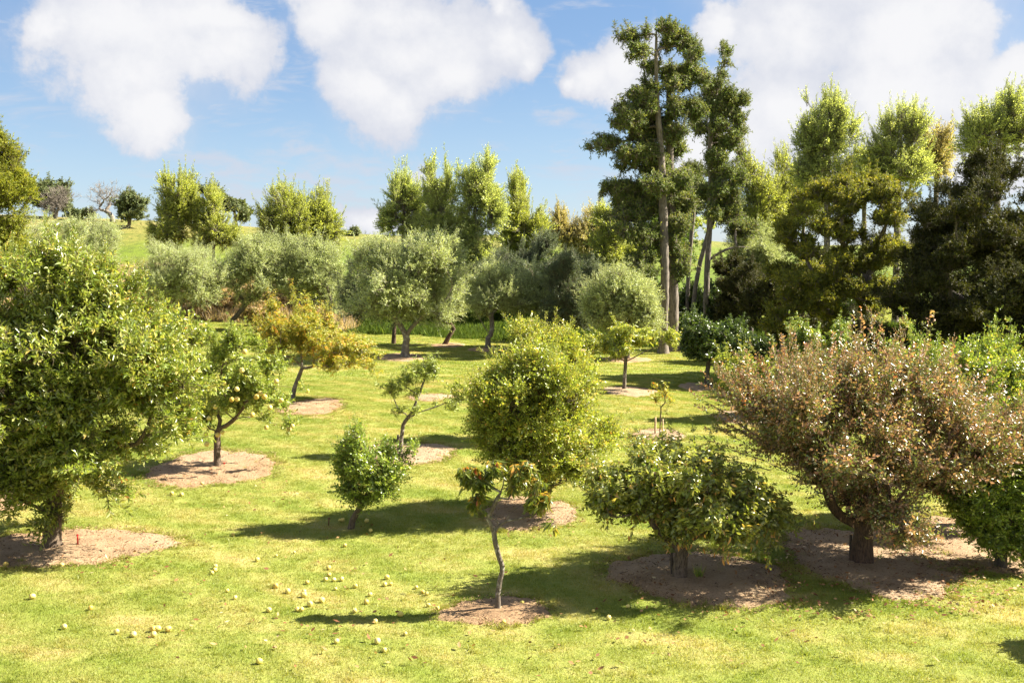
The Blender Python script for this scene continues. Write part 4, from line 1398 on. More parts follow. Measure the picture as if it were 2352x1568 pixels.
tree('R7', 'pale_poplar', 'pale poplar filling the dip between the two tallest right poplars', (1985, None, 86),
     [(1985, 560), (1985, 450), (1985, 380)],
     [(1980, 380, 30, 40), (2000, 430, 45, 40), (1960, 430, 40, 40)],
     L_POPLARY, B_PALE, ntip=380, r_trunk=.18, seed=67, **PR)
tree('R8', 'pale_poplar', 'pale yellow poplar low behind the left shoulder of the golden tree', (1845, None, 88),
     [(1845, 600), (1845, 480), (1845, 420)],
     [(1840, 430, 30, 50), (1860, 480, 40, 50), (1780, 540, 40, 50)],
     L_POPLARY, B_PALE, ntip=380, r_trunk=.18, seed=68, **PR)
tree('R5', 'pale_poplar', 'thin straw-tinted poplar right of the leaning tall poplar', (2150, None, 82),
     [(2150, 560), (2150, 420), (2155, 320)],
     [(2160, 320, 20, 35), (2150, 370, 30, 45), (2130, 350, 16, 40)],
     L_POPLARS, B_PALE, ntip=240, r_trunk=.18, seed=65, **PR)
tree('R6', 'pale_poplar', 'grey-green poplar in the top right corner above the dark grove', (2290, None, 76),
     [(2290, 560), (2290, 420), (2295, 300)],
     [(2325, 260, 35, 40), (2270, 300, 55, 35), (2240, 310, 25, 40), (2330, 320, 45, 50), (2260, 350, 55, 25)],
     L_POPLAR, B_PALE, ntip=640, r_trunk=.24, seed=66, **PR)

# ================================================================== tall conifers
KH = dict(fuzz=.6, grow_b=1.18, dens=1.7, shoots=.1, slen=1.6, bulk=.3, flat=.8, subr=(.18, .42), m=50, q=5, Ls=.42, L=.15, Wd=.055, up=.1, droop=.25, nup=.45, spread=1.0, r_tip=.028, tri_twigs=False, shell=.7, gw=.15, lift=.3, k_thick=12, flare=1.6, wob=.16)
rk = random.Random(4)


def kb(pts):
    return [(x, y, rx, ry, rk.uniform(-1.3, 1.3), rx * 58 / FPX) for x, y, rx, ry in pts]


tree('T1', 'tall_conifer', 'tallest straight-trunked conifer, bare tip above clumped foliage', (1523, 812),
     [(1525, 740), (1527, 640), (1525, 520), (1521, 420), (1518, 340), (1510, 240), (1507, 130), (1508, 42)],
     kb([(1445, 86, 22, 16), (1430, 92, 14, 8), (1530, 66, 22, 10), (1492, 80, 22, 12), (1466, 118, 24, 14), (1450, 135, 18, 8), (1553, 88, 30, 16), (1577, 114, 24, 18), (1530, 108, 26, 14), (1590, 132, 16, 10), (1484, 190, 16, 10),
         (1466, 222, 26, 15), (1433, 249, 26, 12), (1442, 282, 34, 14), (1420, 284, 16, 8), (1508, 276, 28, 18), (1484, 312, 36, 20), (1526, 318, 30, 20), (1394, 330, 26, 14), (1372, 338, 18, 10),
         (1442, 354, 34, 16), (1493, 356, 30, 18), (1454, 384, 28, 14), (1418, 438, 34, 16), (1460, 440, 34, 16), (1508, 430, 32, 20), (1416, 500, 30, 22), (1465, 491, 40, 26), (1482, 540, 38, 26), (1430, 540, 28, 20), (1470, 590, 28, 24), (1490, 630, 22, 20), (1440, 470, 40, 18), (1496, 150, 26, 22), (1490, 210, 22, 20), (1480, 250, 26, 18), (1500, 385, 32, 22), (1530, 200, 20, 22), (1475, 335, 34, 18), (1490, 470, 30, 26)]),
     L_KAHI, B_TALL, nsub=210, ntip=1050, r_trunk=.25, seed=70, limbs=6, **KH)
tree('T1b', 'tall_conifer', 'stout rough trunk directly behind and right of the tallest conifer', (1547, 806),
     [(1547, 740), (1546, 640), (1544, 560), (1543, 480), (1540, 380), (1537, 260), (1536, 190)],
     kb([(1586, 166, 30, 16), (1562, 196, 26, 14), (1540, 170, 20, 14), (1606, 180, 18, 12), (1553, 252, 28, 18), (1592, 258, 24, 14), (1545, 345, 26, 18), (1553, 300, 22, 14), (1553, 420, 30, 22), (1568, 470, 30, 20), (1548, 520, 28, 24), (1555, 580, 24, 26), (1560, 620, 22, 24), (1520, 560, 22, 24)]),
     L_KAHI, B_TALL, nsub=110, ntip=520, r_trunk=.30, seed=71, limbs=4, **KH)
tree('T2', 'tall_conifer', 'slimmer tall conifer at the right of the group with a crooked tip', (1620, 786),
     [(1622, 700), (1623, 640), (1630, 520), (1633, 420), (1630, 340), (1634, 270), (1650, 200), (1662, 130)],
     kb([(1670, 128, 13, 9), (1666, 142, 12, 8), (1660, 176, 12, 12), (1643, 200, 22, 12), (1625, 212, 16, 10), (1673, 224, 22, 12), (1703, 232, 16, 12), (1619, 255, 22, 16), (1645, 258, 24, 18), (1682, 264, 20, 14),
         (1697, 303, 20, 12), (1658, 288, 26, 14), (1612, 288, 22, 12), (1682, 330, 24, 14), (1700, 360, 18, 12), (1650, 400, 22, 14), (1670, 399, 24, 16), (1697, 414, 22, 18), (1658, 435, 30, 16), (1680, 458, 34, 16),
         (1630, 485, 24, 14), (1663, 490, 34, 16), (1706, 531, 32, 16), (1610, 300, 14, 10), (1645, 225, 20, 18), (1648, 325, 26, 22), (1650, 365, 26, 20), (1690, 290, 20, 22), (1672, 250, 24, 20)]),
     L_KAHI, B_TALL, nsub=140, ntip=680, r_trunk=.19, seed=72, limbs=5,
     extra_stems=[[(1625, 600), (1650, 580), (1690, 565), (1725, 568)]], **KH)
tree('T3', 'thin_conifer', 'thin straight trunk between the stout conifer and the slimmer one', (1578, 778),
     [(1579, 700), (1581, 620), (1588, 540), (1594, 480)],
     kb([(1592, 400, 30, 18), (1581, 430, 28, 16), (1605, 440, 22, 16), (1568, 468, 26, 14), (1590, 470, 24, 14)]),
     L_KAHI, B_TALL, nsub=40, ntip=240, r_trunk=.14, seed=73, **KH)
tree('T4', 'thin_conifer', 'leaning thin trunk crossing towards the slimmer tall conifer', (1588, 782),
     [(1590, 730), (1597, 660), (1608, 600), (1622, 550), (1640, 500)],
     kb([(1650, 470, 24, 14), (1630, 450, 22, 12), (1665, 500, 22, 12)]),
     L_KAHI, B_TALL, nsub=10, ntip=120, r_trunk=.15, seed=74, **KH)

# ================================================================== dark grove on the right
KN = dict(fuzz=.14, bulk=.02, dens=1.8, flat=.28, m=64, q=5, Ls=.38, L=.12, Wd=.05, up=.55, droop=0., nup=.5, spread=.9, r_tip=.012, tri_twigs=False, shell=.7, gw=.25, lift=.3, wob=.1, fill=.45)
tree('Q1', 'golden_tree', 'golden-olive tree with layered horizontal branches beside the near-black grove', (1985, None, 47),
     [(1985, 800), (1990, 740), (1995, 690)],
     [(1960, 450, 110, 45), (1900, 470, 80, 40), (2040, 450, 70, 40), (1960, 530, 120, 60), (1860, 540, 70, 50), (1880, 620, 100, 60), (2020, 600, 90, 70), (1830, 660, 60, 50), (1940, 700, 120, 70), (1800, 720, 60, 40), (1960, 420, 60, 22)],
     L_KANU, B_TALL, nsub=90, rnd=.6, subr=(.26, .42), ntip=950, r_trunk=.28, seed=80, limbs=8, **KN)
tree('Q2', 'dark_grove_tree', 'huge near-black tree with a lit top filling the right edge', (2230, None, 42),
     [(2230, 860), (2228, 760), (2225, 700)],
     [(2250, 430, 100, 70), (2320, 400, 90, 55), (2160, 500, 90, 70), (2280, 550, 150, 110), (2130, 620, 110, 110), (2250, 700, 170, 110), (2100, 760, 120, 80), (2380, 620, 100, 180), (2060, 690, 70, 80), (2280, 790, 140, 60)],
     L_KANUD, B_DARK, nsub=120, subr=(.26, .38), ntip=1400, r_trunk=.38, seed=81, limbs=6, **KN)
tree('Q3', 'dark_grove_tree', 'lower olive-lit tree at the right margin in front of the near-black one', (2420, None, 36),
     [(2420, 900), (2418, 780), (2410, 720)],
     [(2330, 690, 60, 40), (2400, 670, 80, 50), (2350, 760, 60, 50), (2420, 760, 90, 60)],
     L_KANUD, B_DARK, nsub=36, subr=(.3, .45), ntip=420, r_trunk=.2, seed=82, **KN)
tree('Q4', 'dark_multistem_tree', 'dark many-stemmed tree arching over shade left of the golden tree', (1790, 832),
     [(1788, 800), (1782, 770)],
     [(1770, 690, 60, 50), (1830, 700, 60, 50), (1790, 740, 50, 35), (1740, 720, 40, 40), (1860, 760, 40, 30)],
     L_KANUD, B_BROWN, nsub=40, subr=(.3, .45), ntip=420, r_trunk=.22, seed=83, limbs=4,
     extra_stems=[[(1790, 820), (1802, 790), (1815, 760)], [(1789, 815), (1770, 785), (1755, 755)]], **KN)
tree('Q5', 'scrub_tree', 'olive-green scrubby tree just right of the slimmer tall conifer trunk', (1690, None, 62),
     [(1690, 740), (1690, 690)],
     [(1700, 620, 35, 25), (1690, 680, 45, 60), (1660, 660, 25, 50), (1720, 700, 40, 50), (1670, 730, 40, 40)],
     L_KANUD, B_BROWN, nsub=40, subr=(.3, .5), ntip=420, r_trunk=.14, seed=84, **KN)
tree('Q6', 'bright_conifer', 'bright yellow-green conifer cut by the left edge', (-60, None, 50),
     [(-55, 760), (-50, 600), (-50, 450), (-40, 330)],
     [(-20, 330, 30, 40), (-30, 430, 70, 60), (10, 420, 60, 40), (30, 470, 55, 50), (10, 530, 55, 50), (-60, 560, 90, 80), (60, 420, 30, 18), (-10, 370, 40, 40), (0, 600, 60, 40)],
     L_CYP, B_BROWN, nsub=70, subr=(.28, .42), ntip=700, r_trunk=.25, seed=85, **dict(KN, flat=.55))
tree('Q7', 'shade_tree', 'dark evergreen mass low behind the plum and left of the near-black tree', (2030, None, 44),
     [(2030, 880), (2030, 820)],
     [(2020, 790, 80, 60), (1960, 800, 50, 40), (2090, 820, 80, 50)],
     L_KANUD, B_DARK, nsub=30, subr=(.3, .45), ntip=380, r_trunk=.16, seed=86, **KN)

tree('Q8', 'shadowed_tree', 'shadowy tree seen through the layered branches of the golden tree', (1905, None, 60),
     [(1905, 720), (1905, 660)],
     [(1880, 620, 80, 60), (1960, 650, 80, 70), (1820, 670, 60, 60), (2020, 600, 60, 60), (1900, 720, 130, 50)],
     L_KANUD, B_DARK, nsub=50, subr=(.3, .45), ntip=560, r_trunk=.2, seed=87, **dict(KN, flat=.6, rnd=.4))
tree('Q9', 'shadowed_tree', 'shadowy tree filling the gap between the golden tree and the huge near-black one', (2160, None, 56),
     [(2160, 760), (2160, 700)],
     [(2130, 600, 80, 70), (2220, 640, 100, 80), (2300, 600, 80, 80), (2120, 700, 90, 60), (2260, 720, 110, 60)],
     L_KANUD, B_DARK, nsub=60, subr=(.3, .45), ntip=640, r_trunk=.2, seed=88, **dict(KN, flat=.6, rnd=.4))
tree('Y1', 'fruit_tree', 'leafy fruit tree at the right margin near the camera, seen only by its shadow', (2545, 1488),
     [(2546, 1450), (2548, 1420)],
     [(2560, 1350, 85, 60), (2520, 1380, 50, 40), (2600, 1330, 60, 50)],
     L_PEAR, B_BROWN, nsub=24, ntip=200, m=26, q=3, Ls=.18, L=.08, Wd=.045, up=.4, r_trunk=.06, r_tip=.005, seed=89, shoots=0, rnd=.6, dens=1.4)

# ================================================================== hilltop trees
HL = dict(tri_twigs=False, shell=.7, gw=.1)
tree('X1', 'hill_pine', 'dark round-headed pine on the hilltop behind the bright conifer', (125, None, 146),
     [(125, 500), (122, 470)], [(120, 440, 40, 26), (100, 460, 30, 24), (145, 465, 22, 24)],
     L_PINE, B_BROWN, nsub=24, subr=(.35, .55), ntip=200, m=24, q=3, Ls=.5, L=.32, Wd=.16, r_trunk=.2, r_tip=.03, seed=90, **HL)
tree('X2', 'bare_tree', 'purplish leafless twiggy tree in front of the dark round pine', (130, None, 143),
     [(130, 500), (131, 485)], [(128, 462, 38, 32), (115, 480, 25, 20)],
     L_PINE, B_BARE, nsub=30, subr=(.35, .5), ntip=260, m=24, q=7, Ls=.75, up=.5, r_trunk=.2, r_tip=.022, seed=91, bare=True, gw=.05)
tree('X3', 'bare_tree', 'pale spreading nearly leafless tree on the hill left of the yellow poplars', (262, None, 141),
     [(262, 515), (258, 500)], [(250, 450, 58, 30), (225, 465, 30, 30), (285, 455, 30, 28)],
     L_PINE, B_BARE, nsub=34, subr=(.3, .5), ntip=170, m=24, q=5, Ls=.7, up=.7, r_trunk=.3, r_tip=.022, seed=92, bare=True, gw=.03)
tree('X4', 'hill_pine', 'windswept dark green tree on the hillside right of the pale leafless one', (296, None, 136),
     [(297, 525), (298, 505)], [(300, 470, 40, 24), (285, 450, 30, 16), (320, 485, 25, 18), (300, 495, 35, 18)],
     L_PINE, B_BROWN, nsub=26, subr=(.3, .5), ntip=230, m=24, q=3, Ls=.4, L=.24, Wd=.13, r_trunk=.22, r_tip=.025, seed=93, **HL)
tree('X5', 'hill_pine', 'dark umbrella pine on the hilltop behind the small yellow poplar', (482, None, 145),
     [(482, 500), (478, 470)], [(480, 446, 38, 15), (500, 456, 25, 14), (455, 470, 20, 18)],
     L_PINE, B_BROWN, nsub=22, subr=(.35, .55), ntip=170, m=22, q=3, Ls=.5, L=.3, Wd=.16, r_trunk=.2, r_tip=.03, seed=94, flat=.5, limbs=3, **HL)
tree('X6', 'hill_pine', 'dark pine with bare stems leaning at the right end of the hilltop row', (545, None, 145),
     [(543, 505), (538, 485)], [(535, 475, 32, 16), (555, 495, 22, 16), (520, 465, 20, 12)],
     L_PINE, B_BROWN, nsub=20, subr=(.35, .55), ntip=140, m=22, q=3, Ls=.5, L=.3, Wd=.16, r_trunk=.18, r_tip=.03, seed=95, flat=.5, limbs=3, **HL)
tree('X7', 'hill_bush', 'small round bush alone on the yellow hilltop', (810, None, 144),
     [(810, 550), (810, 543)], [(810, 537, 15, 11)],
     L_PINE, B_BROWN, nsub=8, subr=(.45, .6), ntip=70, m=22, q=3, Ls=.3, L=.22, Wd=.13, r_trunk=.1, r_tip=.02, seed=96, cat='bush', **HL)
tree('X8', 'hill_bush', 'dark wide bush on the hilltop right of the purplish leafless tree', (185, None, 143),
     [(185, 505), (185, 498)], [(180, 493, 38, 9), (200, 490, 24, 9)],
     L_PINE, B_BROWN, nsub=12, subr=(.35, .5), ntip=110, m=22, q=3, Ls=.35, L=.26, Wd=.14, r_trunk=.1, r_tip=.02, seed=97, cat='bush', **HL)

# ================================================================== shrubs of the bank behind the lawn
SH = dict(tri_twigs=False, shell=.65, gw=.1, up=.5, nup=.4, cat='shrub', nsub=16, subr=(.4, .6), ntip=170, m=36, q=4, Ls=.35, L=.17, Wd=.10, r_trunk=.05, r_tip=.015, lowcut=.0)
shrubs = [
    (1050, 86, 55, 34, L_UNDER, 'dark green shrub on the bank behind the leaning olive'),
    (980, 84, 60, 30, L_UNDER, 'green shrub on the bank right of the large olive trunk'),
    (1160, 82, 50, 36, L_UNDER, 'green shrub behind the forked grey olive trunk'),
    (1250, 84, 50, 50, L_UNDER, 'tall dark shrub between the darker olive and the twin trunks'),
    (1360, 80, 45, 34, L_UNDER, 'bright shrub at the foot of the silvery olive'),
    (1470, 78, 55, 45, L_UNDER, 'dark shrub behind the silvery olive, left of the tall trunks'),
    (1590, 70, 40, 40, L_DARK, 'dark shrub at the foot of the thin conifer trunks'),
    (1660, 66, 55, 45, L_DARK, 'dark bushy shrub right of the slim tall conifer base'),
    (1745, 76, 60, 60, L_DRY, 'grey-brown twiggy scrub behind the many-stemmed dark tree'),
    (860, 88, 50, 36, L_UNDER, 'green shrub on the bank left of the large olive'),
    (700, 94, 60, 34, L_DRY, 'pinkish dry scrub behind the wide olive'),
    (620, 92, 60, 34, L_DRY, 'pinkish dry scrub between the yellow peach and the dark upright olive trunk'),
    (480, 92, 60, 34, L_DRY, 'brown dry scrub left of the dark upright olive trunk'),
    (380, 90, 60, 40, L_DRY, 'pale dry scrub behind the pale olive trunks'),
    (590, 84, 26, 16, L_DRY, 'small brown bush on the mown edge right of the dark upright olive trunk'),
    (1900, 58, 70, 60, L_DARK, 'dark shrub in deep shade under the golden tree'),
    (1830, 62, 50, 40, L_DRY, 'brown shaded scrub under the golden tree branches'),
    (1540, 96, 60, 90, L_UNDER, 'tall green growth seen between the tall trunks'),
    (780, 92, 50, 30, L_UNDER, 'bright green shrub behind the wide olive trunk'),
    (1560, 110, 70, 80, L_POPLARY, 'yellow-green bush glowing behind the stout trunk'),
]
for i, (px, Y, rx, ry, mat, lab) in enumerate(shrubs):
    rx, ry = rx * 1.25, ry * 1.7
    s = Y / FPX
    gzz = float(gz((px - 1176) * s, Y))
    pyb = 600 + (CAM_H - gzz) / s
    tree('S%d' % i, 'bank_shrub', lab, (px, None, Y), [(px, pyb - ry * .3), (px, pyb - ry * .6)],
         [(px - rx * .4, pyb - ry * .9, rx * .6, ry * .8), (px + rx * .4, pyb - ry * .8, rx * .6, ry * .7), (px, pyb - ry * 1.1, rx * .6, ry * .8)],
         mat, B_DARK, seed=200 + i, **SH)
print('leaf and twig triangles', TRI[0])

# ------------------------------------------------------------------ blades of grass, by geometry nodes
# mown lawn, near part
sp = 0.30
xs = np.arange(-20, 20, sp)
ys = np.arange(8.5, 46, sp)
XX, YY = np.meshgrid(xs, ys)
XX = XX.ravel() + R0.uniform(-.12, .12, XX.size)
YY = YY.ravel() + R0.uniform(-.12, .12, YY.size)
keep = (np.abs(XX) < YY * 0.60 + 1.0) & ~mul_in(XX, YY, R0.uniform(-.45, .22, len(XX)) ** 1)
XX, YY = XX[keep], YY[keep]
protos = [tuft('grass_tuft', 260, .26, .045, .008, .55, 60 + i, M_BLADE) for i in range(4)]
o = scatter('lawn_grass', np.stack([XX, YY, gz(XX, YY)], 1), R0.random(len(XX)) * 6.28, R0.uniform(.8, 1.15, len(XX)), protos, M_BLADE)
tag(o, 'short mown lawn grass', 'grass', kind='stuff')
# far lawn: coarser
sp = 0.55
xs = np.arange(-46, 46, sp)
ys = np.arange(46, 92, sp)
XX, YY = np.meshgrid(xs, ys)
XX = XX.ravel() + R0.uniform(-.25, .25, XX.size)
YY = YY.ravel() + R0.uniform(-.25, .25, YY.size)
keep = (np.abs(XX) < YY * 0.56 + 1.0) & ~mul_in(XX, YY, 0.02)
XX, YY = XX[keep], YY[keep]
protos2 = [tuft('grass_tuft', 160, .48, .06, .02, .6, 80 + i, M_BLADE) for i in range(3)]
o = scatter('distant_lawn_grass', np.stack([XX, YY, gz(XX, YY)], 1), R0.random(len(XX)) * 6.28, R0.uniform(.8, 1.15, len(XX)), protos2, M_BLADE)
tag(o, 'mown grass of the far lawn under the olives', 'grass', kind='stuff')

# longer unmown tufts round the mulch and here and there on the lawn
tx, ty = [], []
for k, (cx, cy, rx, ry, sd_k) in enumerate(MUL):
    if cy < 45:
        n = int(60 * (rx + ry))
        t = R0.random(n) * 2 * PI
        q = mul_r(t, sd_k) * R0.normal(1.03, .045, n)
        kp = (np.sin(t * 3 + k) + np.sin(t * 7 + 2 * k)) > -.3
        tx.append((cx + rx * q * np.cos(t))[kp])
        ty.append((cy + ry * q * np.sin(t))[kp])
yy_ = R0.uniform(11, 38, 900)
tx.append(R0.uniform(-.58, .58, 900) * yy_)
ty.append(yy_)
tx, ty = np.concatenate(tx), np.concatenate(ty)
protos3 = [tuft('long_tuft', 46, .06, .075, .007, .6, 95 + i, M_BLADE) for i in range(3)]
o = scatter('long_grass', np.stack([tx, ty, gz(tx, ty)], 1), R0.random(len(tx)) * 6.28, R0.uniform(.6, 1.4, len(tx)), protos3, M_BLADE)
tag(o, 'longer grass tufts along the mulch edges and in the lawn', 'grass', kind='stuff')

# rough unmown grass beyond the lawn's edge
EDGE = [(-20, 742), (420, 736), (640, 744), (850, 768), (1100, 783), (1300, 790), (1560, 800), (1720, 812), (2000, 830), (2400, 850)]
ehit = np.array([hit(*e) for e in EDGE])


def rough(name, x0, x1, n, depth, h, mat, label, seed):
    r = np.random.default_rng(seed)
    px = r.uniform(x0, x1, n)
    k = r.random(n) ** 0.8 * depth
    X = (px - 1176) / FPX
    ey = np.interp(px, [e[0] for e in EDGE], ehit[:, 1])
    YY = ey + k
    XX = X * YY
    pr = [tuft('rough_tuft', 120, .45, h, .03, .45, seed + i, mat) for i in range(3)]
    o = scatter(name, np.stack([XX, YY, gz(XX, YY)], 1), r.random(n) * 6.28, np.clip(np.exp(r.normal(size=n) * .45), .4, 2.4), pr, mat)
    tag(o, label, 'grass', kind='stuff')


L_BANK = leaf_mat('bank_grass', [(0, (0.03, 0.055, 0.008)), (0.6, (0.055, 0.09, 0.012)), (1, (0.13, 0.17, 0.03))], 0.8, 0.25, spec=.1, vary=.5, scale=.35, tint=1.0)
rough('rough_grass', 760, 2400, 4200, 24, .30, L_BANK, 'long green grass on the bank behind the olive row', 300)
rough('dry_grass', -60, 800, 3600, 26, .7, L_DRY, 'long pinkish dry grass on the bank at the left', 310)

# ------------------------------------------------------------------ mulch chips and fallen leaves
def flakes(name, xy, L, Wd, mat, label, seed, liftz=.02):
    r = np.random.default_rng(seed)
    n = len(xy)
    pos = np.stack([xy[:, 0], xy[:, 1], gz(xy[:, 0], xy[:, 1]) + liftz + .02 * r.random(n)], 1)
    a = r.random(n) * 2 * PI
    d = np.stack([np.cos(a), np.sin(a), r.normal(size=n) * .25], 1)
    nn = r.normal(size=(n, 3)) * .4
    nn[:, 2] += 1
    v, f, at_ = leaf_geo(pos, d, nn, L * r.uniform(.5, 1.4, n), Wd * r.uniform(.6, 1.3, n), r.random(n), 0, -.15)
    o = link(name, mesh(name, v, [f], mat, False, at_))
    tag(o, label, 'litter', kind='stuff')


M_CHIP = leaf_mat('mulch_chip', [(0, (0.05, 0.026, 0.014)), (0.5, (0.19, 0.115, 0.06)), (1, (0.42, 0.29, 0.16))], .8, .05, spec=.2, tint=1)
M_FALL = leaf_mat('fallen_leaf', [(0, (0.16, 0.06, 0.025)), (0.5, (0.30, 0.15, 0.06)), (0.85, (0.45, 0.28, 0.12)), (1, (0.6, 0.5, 0.3))], .7, .1, spec=.2, tint=.75)
flakes('mulch_chips', np.concatenate(chips_c), .05, .018, M_CHIP, 'straw and bark chips of the mulch circles', 401)
fx = []
for px, py, rx, ry, n in ((500, 1120, 260, 70, 110), (1990, 1330, 300, 110, 420), (2230, 1360, 150, 60, 160), (1610, 1340, 230, 90, 120), (200, 1270, 260, 60, 110), (700, 1330, 480, 130, 110), (1200, 1480, 900, 80, 90), (720, 960, 120, 30, 80), (1215, 1190, 140, 60, 60)):
    t = R0.random(n) * 2 * PI
    q = np.sqrt(R0.random(n))
    for a, b in zip(px + rx * q * np.cos(t), py + ry * q * np.sin(t)):
        if 0 < b < 1600:
            h = hit(a, b)
            fx.append(h[:2])
flakes('leaf_litter', np.array(fx), .085, .045, M_FALL, 'scattered brown fallen leaves on the lawn', 402, .045)

# ------------------------------------------------------------------ quinces
def fruit_mesh(seed, mat):
    r = np.random.default_rng(seed)
    nu, nv = 14, 10
    th = np.linspace(0, 2 * PI, nu, endpoint=False)
    ph = np.linspace(0.06, PI - 0.06, nv)
    T, P = np.meshgrid(th, ph)
    rr = 1 + .07 * np.cos(5 * T + r.random() * 6) * np.sin(P) + .05 * r.normal(size=T.shape) * np.sin(P) - .16 * np.exp(-(P / .35) ** 2) - .12 * np.exp(-((PI - P) / .3) ** 2) + .10 * np.exp(-((P - .6) / .4) ** 2)
    x = rr * np.sin(P) * np.cos(T)
    y = rr * np.sin(P) * np.sin(T)
    z = rr * np.cos(P) * 1.08
    v = np.concatenate([np.stack([x, y, z], -1).reshape(-1, 3), [[0, 0, .82], [0, 0, -.9]]])
    i = np.arange(nu)
    j = (i + 1) % nu
    q = np.concatenate([np.stack([k * nu + i, (k + 1) * nu + i, (k + 1) * nu + j, k * nu + j], 1) for k in range(nv - 1)])
    top = np.stack([np.full(nu, nu * nv), i, j], 1)
    bot = np.stack([np.full(nu, nu * nv + 1), (nv - 1) * nu + j, (nv - 1) * nu + i], 1)
    return mesh('quince', v, [q, top, bot], mat, True)


def quince_mat():
    m = bpy.data.materials.new('quince_skin')
    m.use_nodes = True
    N = NT(m.node_tree)
    p = N.n['Principled BSDF']
    oi = N.new('ShaderNodeObjectInfo')
    tcn = N.new('ShaderNodeTexCoord')
    n1 = N.noise(tcn.outputs['Object'], 2.2, 4, .6)
    base = N.ramp(oi.outputs['Random'], [(0, (0.62, 0.50, 0.10)), (0.6, (0.68, 0.55, 0.17)), (1, (0.56, 0.38, 0.06))])
    rot_ = N.math('ADD', n1, N.math('MULTIPLY', N.math('SUBTRACT', oi.outputs['Random'], .5), .28))
    N.l.new(N.mix(N.smooth(rot_, .66, .76), base, (0.22, 0.11, 0.04)), p.inputs['Base Color'])
    p.inputs['Roughness'].default_value = 0.55
    p.inputs['Subsurface Weight'].default_value = 0.0
    return m


M_Q = quince_mat()
QM = [fruit_mesh(i, M_Q) for i in range(5)]
rq = random.Random(9)
